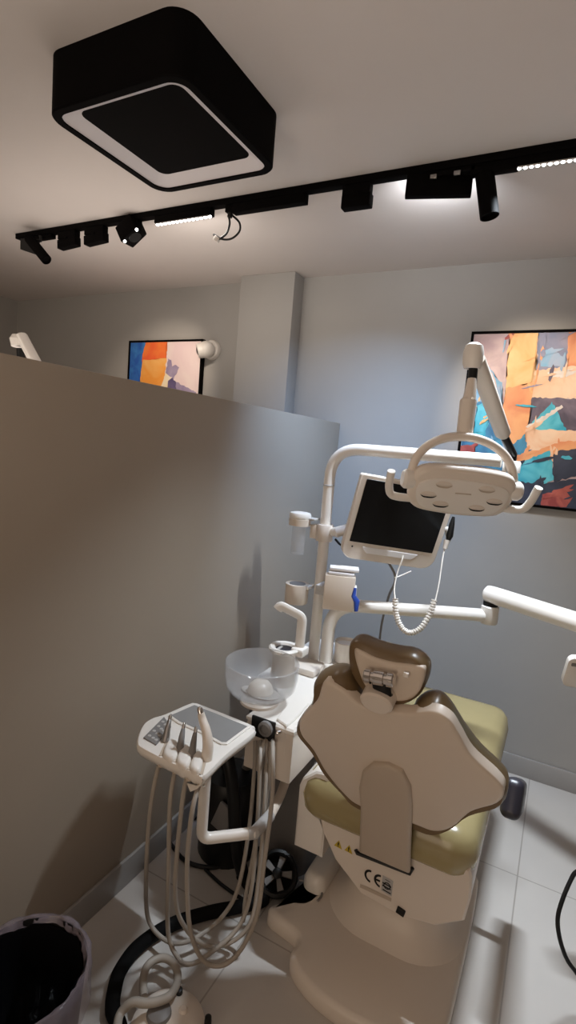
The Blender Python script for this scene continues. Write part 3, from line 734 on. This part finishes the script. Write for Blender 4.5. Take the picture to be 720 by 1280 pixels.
# backrest
BP = V((-.33, 1.35, .80)); bu = X.copy(); bv = V((0, -.33, .944)).normalized(); bn = bu.cross(bv)
def bk(px, py): q = atplane(px, py, BP, bn) - BP; return (q.dot(bu), q.dot(bv))
spx = [(406, 852), (396, 876), (376, 898), (376, 917), (392, 938), (406, 963), (427, 989), (451, 1008), (514, 1029), (543, 1039), (566, 1034), (589, 1015), (622, 1004), (630, 989), (620, 973), (589, 944), (573, 917), (561, 899), (541, 889), (514, 891), (482, 888), (453, 882), (430, 863)]
S2 = smooth2([bk(*p) for p in spx], 5)
bm = BM(); prism(bm, S2, BP, bu, bv, [(0, -.03), (0, -.004), (.003, .0015), (.010, .004)]); obj('back_shell', bm, SHELL, t, 50)
BPC = BP - bn * .045
cpx = [(398, 845), (420, 838), (438, 845), (451, 864), (458, 888), (484, 896), (512, 896), (518, 881), (532, 873), (549, 876), (563, 890), (580, 917), (600, 943), (628, 970), (635, 985), (625, 998), (592, 1008), (567, 1026), (543, 1032), (514, 1022), (452, 1000), (430, 980), (408, 955), (394, 930), (378, 910), (376, 897), (390, 880), (396, 863)]
S2C = smooth2([(lambda q: (q.dot(bu), q.dot(bv)))(atplane(a, b, BPC, bn) - BPC) for a, b in cpx], 4)
bm = BM(); prism(bm, S2C, BPC, bu, bv, [(.020, -.050), (.006, -.042), (.0, -.024), (-.001, .0), (.0, .018), (.004, .030), (.008, .038)]); obj('backrest', bm, BROWN, t, 60)
# spine cover
spn = [(449, 1064), (451, 1010), (449, 985), (453, 965), (466, 954), (485, 955), (503, 964), (513, 984), (515, 1010), (513, 1060), (512, 1091)]
BP2 = BP + bn * .012
S3 = [(lambda q: (q.dot(bu), q.dot(bv)))(atplane(a, b, BP2, bn) - BP2) for a, b in spn]
bm = BM(); prism(bm, S3, BP2, bu, bv, [(0, -.009), (0, .0), (.004, .005), (.010, .0065)]); obj('spine_cover', bm, SPINE, t, 40)
ga, gb = aty(446, 1066, YS - .006), aty(513, 1092, YS - .006)
bm = BM(); tube(bm, [ga + V((-.004, 0, .008)), ga, gb, gb + V((.004, 0, .02))], .006, 8); obj('hinge_gap', bm, BLACKP, t)
# headrest
HP = BP + V((.0, .0, 0)) ; hv_ = V((0, -.12, .99)).normalized(); hn_ = X.cross(hv_)
HP = V((-.37, 1.30, 1.06))
def hk(px, py): q = atplane(px, py, HP, hn_) - HP; return (q.dot(X), q.dot(hv_))
hs = [(443, 812), (446, 832), (457, 859), (475, 872), (497, 877), (513, 874), (525, 863), (531, 843), (528, 834), (512, 831), (490, 828), (468, 822), (452, 814)]
H2 = smooth2([hk(*p) for p in hs], 5)
bm = BM(); prism(bm, H2, HP, X, hv_, [(0, -.022), (0, -.003), (.003, .001), (.010, .003)]); obj('headrest_shell', bm, SHELL, t, 50)
HPC = HP - hn_ * .035
hc = [(439, 806), (441, 832), (456, 858), (475, 872), (497, 877), (514, 874), (529, 862), (537, 840), (534, 826), (518, 814), (496, 810), (472, 804), (455, 797), (444, 797)]
H3 = smooth2([(lambda q: (q.dot(X), q.dot(hv_)))(atplane(a, b, HPC, hn_) - HPC) for a, b in hc], 4)
bm = BM(); prism(bm, H3, HPC, X, hv_, [(.018, -.040), (.005, -.034), (0, -.018), (0, .010), (.004, .024), (.008, .030)]); hr = obj('headrest', bm, BROWN, t, 60)
m0, m1 = atplane(456, 844, HP + hn_ * .03, hn_), atplane(493, 851, HP + hn_ * .03, hn_)
bm = BM(); dd = (m1 - m0); L = dd.length
lathe(bm, [(.016, 0), (.019, .003), (.019, L * .22), (.014, L * .24), (.014, L * .32), (.019, L * .34), (.019, L * .66), (.014, L * .68), (.014, L * .76), (.019, L * .78), (.019, L - .003), (.016, L)], m0, dd, 22); obj('headrest_joint', bm, CHROME, t)
bm = BM(); kb = atplane(508, 843, HP + hn_ * .012, hn_); box(bm, kb - V((.007, .008, .006)), kb + V((.007, .006, .006)), .002); obj('release_button', bm, WHITE, t)
q0, q1 = atplane(476, 852, HP + hn_ * .02, hn_), atplane(481, 886, BP + bn * .004, bn)
bm = BM(); tube(bm, [q0, (q0 + q1) / 2, q1 - bn * .05], .024, 14, flat=.5, ref=(0, 1, 0)); obj('headrest_post', bm, BLACKP, t)
bm = BM(); kq = atplane(471, 877, BP + bn * .005, bn); lathe(bm, [(.040, -.045), (.044, -.04), (.044, .006), (.038, .012)], kq, bn, 28, sx=1, sy=.72, uref=X); obj('headrest_collar', bm, CREAM, t)
# armrest on the right, swung down
ap = aty(640, 998, 1.66)
ad = (ap - O).normalized(); ad = V((.03, .88, -.47)).normalized()
au = (X - ad * X.dot(ad)).normalized(); av = au.cross(ad) * -1
av = ad.cross(au) * -1
bm = BM(); prism(bm, rrect(.058, .115, .022, 6), ap, au, V(av), [(.02, -.012), (.006, -.006), (0, .006), (0, .29), (.006, .30), (.02, .305)] if au.cross(V(av)).dot(ad) > 0 else [(.02, -.305), (.006, -.30), (0, -.29), (0, -.006), (.006, .006), (.02, .012)]); arm = obj('armrest', bm, DKVIN, t, 50)
bm = BM(); ae = ap + ad * .24; tube(bm, [ae, V((-.078, ae.y, max(.50, ae.z - .02)))], .012, 10); obj('armrest_bracket', bm, BLACKP, arm)
# marks on the shell
ym = YS - .0005
def flat(bm, pts): f = bm.faces.new([bm.verts.new((a, ym - .0008, b)) for a, b in pts]); bmesh.ops.triangulate(bm, faces=[f])
def arc(bm, cx_, cz_, r0, r1, a0, a1, n=18, sk=0):
    for i in range(n):
        A, B = radians(a0 + (a1 - a0) * i / n), radians(a0 + (a1 - a0) * (i + 1) / n)
        flat(bm, [(cx_ + r * cos(a), cz_ + r * sin(a) + sk * (cx_ + r * cos(a) - cx_)) for r, a in ((r0, A), (r1, A), (r1, B), (r0, B))])
c1, c2, c3 = aty(462, 1095, ym), aty(474, 1101, ym), aty(484, 1104, ym)
sk = -.10
bm = BM(); r1, r0 = .021, .0142
arc(bm, c1.x + .004, c1.z, r0, r1, 90, 270, sk=sk); arc(bm, c2.x + .004, c2.z, r0, r1, 90, 270, sk=sk)
flat(bm, [(c2.x - .011, c2.z - .003), (c2.x + .003, c2.z - .003), (c2.x + .003, c2.z + .0035), (c2.x - .011, c2.z + .0035)])
obj('ce_mark', bm, BLACKP, sh)
bm = BM(); cl_ = aty(484, 1107, ym)
flat(bm, [(cl_.x - .017, cl_.z - .024), (cl_.x + .017, cl_.z - .028), (cl_.x + .017, cl_.z + .024), (cl_.x - .017, cl_.z + .028)])
st = obj('rating_sticker', bm, LGREY, sh)
bm = BM(); ym -= .0012
arc(bm, cl_.x, cl_.z, .0085, .0115, 0, 360, 24)
flat(bm, [(cl_.x - .015, cl_.z + .003), (cl_.x + .013, cl_.z), (cl_.x + .013, cl_.z + .004), (cl_.x - .015, cl_.z + .007)])
flat(bm, [(cl_.x - .015, cl_.z - .006), (cl_.x + .013, cl_.z - .009), (cl_.x + .013, cl_.z - .005), (cl_.x - .015, cl_.z - .002)])
flat(bm, [(cl_.x - .012, cl_.z - .019), (cl_.x + .014, cl_.z - .022), (cl_.x + .014, cl_.z - .018), (cl_.x - .012, cl_.z - .015)])
flat(bm, [(cl_.x - .008, cl_.z + .018), (cl_.x + .008, cl_.z + .016), (cl_.x + .008, cl_.z + .018), (cl_.x - .008, cl_.z + .02)])
obj('sticker_print', bm, BLACKP, st)
ym = YS - .0005
for a, b in ((423, 1055), (436, 1061)):
    w = aty(a, b, ym); bm = BM(); flat(bm, [(w.x - .014, w.z - .010), (w.x + .014, w.z - .013), (w.x + .001, w.z + .014)]); tr = obj('warning_triangle', bm, YELL, sh)
    bm = BM(); ym -= .001; flat(bm, [(w.x - .002, w.z - .003), (w.x + .002, w.z - .003), (w.x + .0025, w.z + .007), (w.x - .0015, w.z + .007)]); flat(bm, [(w.x - .0018, w.z - .0078), (w.x + .0018, w.z - .0080), (w.x + .0018, w.z - .0048), (w.x - .0018, w.z - .0046)]); obj('exclamation_mark', bm, BLACKP, tr); ym = YS - .0005
g1, g2 = aty(450, 1109, ym), aty(489, 1127, ym)
bm = BM(); flat(bm, [(g1.x, g1.z), (g2.x, g2.z), (g2.x, g2.z + .012), (g1.x, g1.z + .012)]); obj('slot_plate', bm, SPINE, sh)
g = aty(501, 1139, YS - .002); boxes('socket', BLACKP, sh, g - V((.013, .006, .010)), g + V((.013, .004, .010)), .002, Matrix.Rotation(radians(12), 3, 'Y'))

# ------------------------------------------------------------------ assistant tray on its arm
ZA = .70
t = thing('assistant_tray', 'white instrument holder tray with grey well on a bent arm near the partition', 'tray', (-.88, 1.28, .66))
to = [(171, 926), (178, 906), (190, 897), (206, 892), (236, 879), (244, 878), (254, 881), (312, 904), (319, 910), (317, 917), (285, 942), (262, 965), (254, 970), (246, 969), (180, 937)]
T2 = [(lambda q: (q.x, q.y))(atz(a, b, ZA)) for a, b in to]
T2 = smooth2(T2, 4)
bm = BM(); prism(bm, T2, (0, 0, 0), X, Y, [(.03, ZA - .045), (.012, ZA - .036), (.002, ZA - .02), (0, ZA - .008), (.004, ZA - .001), (.008, ZA)]); ty = obj('tray_body', bm, WHITE, t, 45)
wl = [(243, 882), (310, 909), (283, 929), (277, 929), (252, 915), (224, 903), (213, 895)]
W2 = [(lambda q: (q.x, q.y))(atz(a, b, ZA + .003)) for a, b in wl]
bm = BM(); prism(bm, W2, (0, 0, 0), X, Y, [(-.006, ZA + .0002), (-.006, ZA + .004), (-.003, ZA + .006), (.0, ZA + .006)]); obj('well_rim', bm, WHITE, t)
bm = BM(); prism(bm, W2, (0, 0, 0), X, Y, [(.001, ZA + .0055), (.002, ZA + .0068)]); obj('grey_well', bm, TRAYG, t)
dp = [(179, 922), (195, 931), (214, 908), (205, 896)]
D2 = [(lambda q: (q.x, q.y))(atz(a, b, ZA + .003)) for a, b in dp]
bm = BM(); prism(bm, D2, (0, 0, 0), X, Y, [(0, ZA + .0002), (.001, ZA + .0042)]); dpn = obj('control_panel', bm, GREY, t)
for k in range(4):
    a, b = V(D2[0]).lerp(V(D2[3]), .15 + .23 * k), V(D2[1]).lerp(V(D2[2]), .15 + .23 * k)
    for f_ in (.25, .55, .8):
        q = a.lerp(b, f_); bm = BM(); lathe(bm, [(.006, ZA + .0042), (.005, ZA + .006)], (q.x, q.y, 0), Z, 10); obj('key', bm, LGREY, dpn)
# holder fingers along the front edge
for pts in ([(212, 924), (225, 929), (218, 949), (204, 942)], [(229, 930), (241, 935), (235, 957), (221, 951)], [(245, 937), (254, 942), (250, 963), (238, 959)]):
    q = [(lambda w: (w.x, w.y))(atz(a, b, ZA + .008)) for a, b in pts]
    bm = BM(); prism(bm, smooth2(q, 5), (0, 0, 0), X, Y, [(.006, ZA - .034), (0, ZA - .024), (0, ZA + .004), (.003, ZA + .011), (.009, ZA + .014)]); obj('holder_finger', bm, WHITE, t, 60)
for p0, p1 in (((209, 928), (201, 945)), ((227, 934), (219, 953)), ((243, 940), (236, 962)), ((256, 950), (251, 968))):
    q0, q1 = atz(*p0, ZA), atz(*p1, ZA); dq = (q1 - q0).normalized(); sq = V((-dq.y, dq.x, 0)) * .006
    bm = BM(); prism(bm, [((q0 + sq).x, (q0 + sq).y), ((q0 - sq).x, (q0 - sq).y), ((q1 - sq).x, (q1 - sq).y), ((q1 + sq).x, (q1 + sq).y)], (0, 0, 0), X, Y, [(0, ZA - .036), (0, ZA + .0012)]); obj('holder_slot', bm, SPINE, t)
av0, av1, av2 = aty(257, 968, 1.19), aty(254, 1050, 1.19), aty(318, 1041, 1.30)
av0.z = ZA - .03
av3, av4, av5 = aty(337, 1020, 1.42), aty(352, 990, 1.56), V((-.76, 1.66, uz0 - .028))
bm = BM(); tube(bm, fillet([av0, V((av0.x, av0.y, av1.z)), av2], .03, 6), .0165, 14); obj('bent_arm', bm, WHITE, t)
bm = BM(); tube(bm, [av2 - (av2 - V((av0.x, av0.y, av1.z))).normalized() * .02, av2, av2.lerp(av3, .5), av3], .0185, 14); obj('arm_sleeve', bm, LGREY, t)
bm = BM(); tube(bm, catmull([av3, av4, av5], 6), .017, 12, flat=.8); obj('support_arm', bm, SHELL, t)

# instruments, each with its hose
def instr(label, hd, hosepts, kind, m, edge):
    base = hd[-1]; t = thing('handpiece', label, 'handpiece', base, 'instruments in the assistant tray')
    bm = BM(); n = len(hd); rr = {'slim': [.006, .009, .012, .012], 'fat': [.010, .012, .015, .0165]}[kind]
    tube(bm, catmull(hd, 4), [rr[0] + (rr[3] - rr[0]) * min(1, i / (4 * (n - 1)) * 1.3) for i in range(4 * (n - 1) + 1)], 14); body = obj('grip', bm, m, t)
    bm = BM(); d = (hd[0] - hd[1]).normalized(); lathe(bm, [(rr[0] * .9, -.004), (rr[0] * .9, .012), (rr[0] * .5, .018)], hd[0], d, 12); obj('tip', bm, CHROME, t)
    bm = BM(); pts = [hd[-1] + V((0, 0, .002)), hd[-1] + V((0, -.006, -.02))] + hosepts; tube(bm, catmull(pts, 8), .0068, 10); obj('hose', bm, HOSE, t)
def I(px, py, dy=0): q = atz(px, py, ZA); return q
def up(q, h, dx=0, dy=0): return q + V((dx, dy, h))
yh = 1.20
def hpth(lst, y0, y1):
    n = len(lst); out = []
    for i, (a, b) in enumerate(lst):
        q = aty(a, b, y0 + (y1 - y0) * i / (n - 1)); out.append(q if q.z > .052 else atz(a, b, .052))
    return out
A_ = hpth([(191, 992), (184, 1060), (183, 1135), (193, 1163), (217, 1179), (247, 1171), (280, 1143), (299, 1105), (312, 1030), (318, 960)], 1.135, 1.46)
B_ = hpth([(213, 1000), (211, 1080), (210, 1163), (222, 1197), (238, 1205), (262, 1192), (297, 1160), (313, 1118), (321, 1040), (325, 955)], 1.115, 1.43)
C_ = hpth([(227, 1010), (219, 1120), (234, 1163), (259, 1182), (288, 1178), (313, 1153), (323, 1100), (331, 1000), (333, 945)], 1.125, 1.475)
D_ = hpth([(241, 1010), (234, 1080), (236, 1150), (247, 1190), (263, 1206), (284, 1204), (305, 1181), (322, 1140), (330, 1080), (340, 1000), (341, 945)], 1.105, 1.36)
for p_, ex in ((A_, 319), (B_, 326), (C_, 333), (D_, 341)):
    p_.append(aty(ex, 926, 1.488))
def hd_(px0, py0, px1, py1, h=.10):
    a = atz(px1, py1, ZA - .002); b = aty(px0, py0, a.y + .035); return [b, b.lerp(a, .35) + V((0, 0, .004)), b.lerp(a, .7), a]
instr('leftmost handpiece in the tray, grey with a shiny tip', hd_(212, 900, 206, 928), A_, 'slim', STEEL, (201, 943))
instr('second handpiece from the left in the tray, slim and dark grey', hd_(229, 911, 224, 942), B_, 'slim', GREY, (218, 951))
instr('third handpiece from the left in the tray, slim and dark grey', hd_(244, 916, 239, 948), C_, 'slim', GREY, (234, 960))
q = atz(258, 950, ZA - .002); sy = [aty(251, 891, q.y + .02), aty(253, 899, q.y + .02), aty(258, 915, q.y + .01), aty(260, 932, q.y + .004), q]
instr('tall cream syringe with curved neck standing in the tray', sy, D_, 'fat', CREAM, (249, 966))

# loose hoses hanging from the ports
for lst, y0, y1, lab in (([(329, 932), (327, 970), (324, 1010), (318, 1060), (307, 1120)], 1.47, 1.42, 'thin tube dropping from the dark port panel in front of the unit cabinet'),
                         ([(339, 935), (337, 965), (333, 1000), (330, 1040)], 1.47, 1.45, 'second thin tube under the port panel, short and darker')):
    pts = hpth(lst, y0, y1); bm = BM()
    pts = [V((pts[0].x, 1.4885, pts[0].z + .012))] + pts + [V((pts[-1].x, pts[-1].y, .02))]
    for q in pts: q.z = max(q.z, .01)
    tube(bm, catmull(pts, 6), .0065, 9); tag(obj('suction_tube', bm, HOSE), lab, 'tube', 'tubes from the port panel')

# ------------------------------------------------------------------ floor clutter
rp = [(150, 1290), (141, 1262), (143, 1238), (151, 1212), (174, 1182), (214, 1156), (260, 1141), (300, 1133), (330, 1124)]
pts = [atz(a, b, .022) for a, b in rp]
bm = BM(); tube(bm, catmull([pts[0] + V((.06, -.08, 0))] + pts + [V((-.82, 1.548, .022)), V((-.885, 1.578, .024))], 8), .021, 14)
tag(obj('suction_hose', bm, RUBBER), 'thick black hose curving in a wide arc across the floor', 'hose')
# black cable ring below the tray
rr = [(214, 1040), (222, 1066), (240, 1080), (270, 1084), (300, 1074), (325, 1060), (345, 1057), (366, 1062)]
pts = [atz(a, b, .01) for a, b in rr]
bm = BM(); tube(bm, catmull([V((-1.18, 1.85, .01))] + pts + [V((-.70, 1.90, .01))], 8), .008, 9)
tag(obj('floor_cable', bm, BLACKP), 'thin black cable looping on the floor below the assistant tray', 'cable')
bm = BM(); pts = [atz(a, b, .008) for a, b in ((256, 1086), (276, 1105), (300, 1122), (316, 1131))]
tube(bm, catmull(pts, 6), .006, 8); tag(obj('floor_cable', bm, BLACKP), 'short dark cable lying diagonally on the floor between the hanging hoses', 'cable')
bm = BM(); pts = [atz(a, b, .066) for a, b in ((374, 1100), (388, 1103), (400, 1111), (402, 1119), (397, 1126))]
tube(bm, catmull(pts, 6), .004, 8); tag(obj('floor_cable', bm, GREY), 'thin cable lying on the chair base plate beside the spoked wheel', 'cable')

# dark suction canister under the unit
t = thing('suction_canister', 'black suction canister with bent black hose under the unit cabinet', 'canister', (-1.02, 1.68, 0))
bm = BM(); lathe(bm, [(.11, .0), (.115, .01), (.115, .30), (.10, .33), (.05, .345)], (-1.02, 1.68, 0), Z, 28); obj('drum', bm, BLACKP, t)
bm = BM(); tube(bm, catmull([(-1.02, 1.66, .34), (-1.02, 1.60, .45), (-.97, 1.56, .47), (-.93, 1.55, .36), (-.90, 1.55, .16), (-.88, 1.58, .03)], 8), .024, 12); obj('bent_hose', bm, BLACKP, t)
bm = BM(); tube(bm, catmull([(-.98, 1.72, .34), (-.95, 1.70, .42), (-.93, 1.72, .46), (-.92, 1.74, .503)], 6), .018, 10); obj('outlet_hose', bm, GREY, t)
boxes('front_plate', GREY, t, (-1.00, 1.545, .18), (-.93, 1.56, .29), .004, Matrix.Rotation(radians(20), 3, 'Y'))

# spoked wheel
wc = atz(346, 1098, .055); wn = V((.25, -.62, .74)).normalized()
t = thing('spoked_wheel', 'black rimmed spoked wheel lying beside the chair base', 'wheel', (wc.x, wc.y, 0))
wc = V((wc.x, wc.y, .075))
bm = BM(); lathe(bm, [(.062, -.028), (.074, -.024), (.078, 0), (.074, .016), (.064, .02), (.058, .012), (.056, -.016)], wc, wn, 32); obj('rim', bm, BLACKP, t)
bm = BM(); lathe(bm, [(.057, -.018), (.056, -.012)], wc, wn, 28); obj('dish', bm, BLACK, t)
u_ = (X - wn * X.dot(wn)).normalized(); w2 = wn.cross(u_)
for k in range(5):
    a = 2 * pi * k / 5 + .4; d1, d2 = u_ * cos(a) + w2 * sin(a), u_ * -sin(a) + w2 * cos(a)
    bm = BM(); prism(bm, [(.014, -.008), (.055, -.017), (.056, .010), (.014, .008)], wc + wn * -.004, d1, d2, [(0, 0), (.002, .006)]); obj('spoke', bm, GREY, t)
bm = BM(); lathe(bm, [(.018, -.008), (.018, .008), (.012, .012)], wc, wn, 20); obj('hub', bm, BLACKP, t)
bm = BM(); box(bm, (wc.x - .05, wc.y + .0, 0), (wc.x + .05, wc.y + .09, .03), .008); obj('foot', bm, BLACKP, t)

# foot pedal
fc = atz(210, 1275, .04); t = thing('foot_pedal', 'round white foot pedal with grey knob on the floor at the bottom', 'foot pedal', (fc.x, fc.y, 0))
bm = BM(); lathe(bm, [(.098, 0), (.104, .008), (.100, .026), (.075, .046), (.04, .054)], (fc.x, fc.y, 0), Z, 40); obj('dome', bm, CREAM, t)
q = atz(199, 1263, .065); bm = BM(); lathe(bm, [(.032, .035), (.034, .055), (.031, .064), (.02, .069)], (q.x, q.y, 0), Z, 24); obj('grey_knob', bm, GREY, t)
q = atz(229, 1262, .055); bm = BM(); lathe(bm, [(.014, .038), (.013, .055), (.008, .06)], (q.x, q.y, 0), Z, 16); obj('small_button', bm, CREAM, t)
for a, b in ((224, 1241), (260, 1276)):
    q = atz(a, b, .05); bm = BM(); lathe(bm, [(.009, .028), (.010, .044), (.007, .046), (.010, .050), (.009, .062), (.005, .064)], (q.x, q.y, 0), Z, 14); obj('black_post', bm, BLACKP, t)
pp = [(146, 1290), (150, 1268), (165, 1253), (183, 1254), (200, 1251), (214, 1243), (222, 1225), (219, 1207), (208, 1198), (195, 1199), (184, 1208), (179, 1225), (180, 1246)]
pts = []
for i, (a, b) in enumerate(pp): pts.append(atz(a, b, .05 + (.035 if 2 <= i <= 5 else .012)))
bm = BM(); tube(bm, catmull(pts, 6), .0115, 12); obj('grey_hose', bm, HOSE, t)

# waste bin
bx, by, bz_ = -.985, .742, .345
t = thing('waste_bin', 'black round waste bin with crumpled clear liner in the lower left corner', 'bin', (bx, by, 0))
bm = BM(); lathe(bm, [(.108, 0), (.115, .004), (.141, bz_ - .01), (.144, bz_), (.140, bz_), (.137, bz_ - .01), (.111, .012)], (bx, by, 0), Z, 40); obj('bucket', bm, BLACKP, t)
def crumple(prof, amp, seed, m, name):
    bm = BM(); rings = []; seg = 80; rnd = random.Random(seed)
    for i, (r, h) in enumerate(prof):
        ring_ = []
        for k in range(seg):
            a = 2 * pi * k / seg; j_ = amp * (sin(11 * a + i * 1.3) + .7 * sin(23 * a + 2.1 * i)) + rnd.uniform(-amp, amp) * .8
            hh = h + amp * 2.5 * sin(7 * a + i) * (1 if i in (0, len(prof) - 1) else .4); rr_ = r + j_
            ring_.append(bm.verts.new((bx + rr_ * cos(a), by + rr_ * sin(a), hh)))
        rings.append(ring_)
    for A, B in zip(rings, rings[1:]):
        for k in range(seg): bm.faces.new((A[k], A[(k + 1) % seg], B[(k + 1) % seg], B[k]))
    return obj(name, bm, m, t, 80)
crumple([(.03, .05), (.085, .06), (.10, .12), (.115, .2), (.128, .28), (.131, bz_ - .012)], .0022, 3, BAG, 'inner_bag')
crumple([(.134, bz_ - .012), (.142, bz_ + .006), (.151, bz_ + .003), (.152, bz_ - .03), (.151, bz_ - .07), (.152, bz_ - .11)], .0018, 5, LINER, 'liner')

# ------------------------------------------------------------------ lights
def area(name, loc, aim, sx, sy, power, col, spread=180):
    l = bpy.data.lights.new(name, 'AREA'); l.shape = 'RECTANGLE'; l.size = sx; l.size_y = sy; l.energy = power; l.color = col; l.spread = radians(spread)
    o = bpy.data.objects.new(name, l); COL.objects.link(o); o.location = V(loc); o.rotation_euler = V(aim).to_track_quat('-Z', 'Y').to_euler(); return o
def spot(name, loc, tgt, power, col, ang, blend=.6, r=.02):
    l = bpy.data.lights.new(name, 'SPOT'); l.energy = power; l.color = col; l.spot_size = radians(ang); l.spot_blend = blend; l.shadow_soft_size = r
    o = bpy.data.objects.new(name, l); COL.objects.link(o); o.location = V(loc); o.rotation_euler = (V(tgt) - V(loc)).to_track_quat('-Z', 'Y').to_euler(); return o

COOL, WARM, NEUT = (.70, .83, 1), (1, .80, .62), (1, .93, .86)
spR = (sr[0] + sr[1]) / 2
area('strip_light_right', (spR, YC, ZT - .06), (0, -.05, -1), sr[1] - sr[0], .02, 17, (.82, .91, 1), 95)
area('strip_light_left', ((sl[0] + sl[1]) / 2, YC, ZT - .05), (0, .75, -1), sl[1] - sl[0], .02, 3.0, NEUT, 180)
Rf = Matrix.Rotation(radians(15), 3, 'Z') @ Matrix.Rotation(radians(-8), 3, 'X')
area('flood_glow', FC + (Rf @ Y) * .022, (Rf @ Y) + V((0, 0, .5)), .2, .07, 1.8, (.86, .92, 1), 120)
area('flood_beam', FC + (Rf @ Y) * .03 - Z * (hgt / 2 + .012), (-.58, .80, -1.25), .2, .03, 6.9, (.42, .64, 1), 86)
spot('picture_spot', SPOTR, (-.22, YB, 1.93), 50, (1, .86, .70), 50, .8)
spot('small_picture_spot', SPOT4, (-2.6, YB, 2.0), 38, (1, .84, .68), 44, .8)
area('added_up_fill_left', (-2.1, 1.9, 1.8), (0, .1, 1), 1.2, .9, 5.5, (1, .89, .80), 150)  # added fill with no fitting, lifts the ceiling beyond the partition
area('added_left_room_fill', (-3.0, .8, CZ - .02), (-.1, .6, -1), .5, .5, 11, (1, .88, .76), 180)  # unseen lamp put in to brighten the dark left back corner
area('added_up_fill_rear', (-.5, -.5, 1.1), (0, .15, 1), 1.6, 1.4, 14, (1, .87, .76), 150)  # no fixture here: upward fill added for ceiling and ambient brightness
area('added_rear_fill', (-.4, -2.5, 1.3), (0, 1, .1), 1.6, 1.7, 25, WARM, 180)  # warm fill added behind the camera, there is no doorway

w = bpy.data.worlds.new('world'); scene.world = w; w.use_nodes = True
w.node_tree.nodes['Background'].inputs['Color'].default_value = (.35, .30, .26, 1); w.node_tree.nodes['Background'].inputs['Strength'].default_value = .2
scene.view_settings.view_transform = 'Standard'; scene.view_settings.look = 'None'; scene.view_settings.gamma = 1
scene.view_settings.use_curve_mapping = False; scene.view_settings.exposure = -.1
scene.cycles.use_denoising = True
scene.cycles.max_bounces = 10; scene.cycles.diffuse_bounces = 6; scene.cycles.transparent_max_bounces = 16
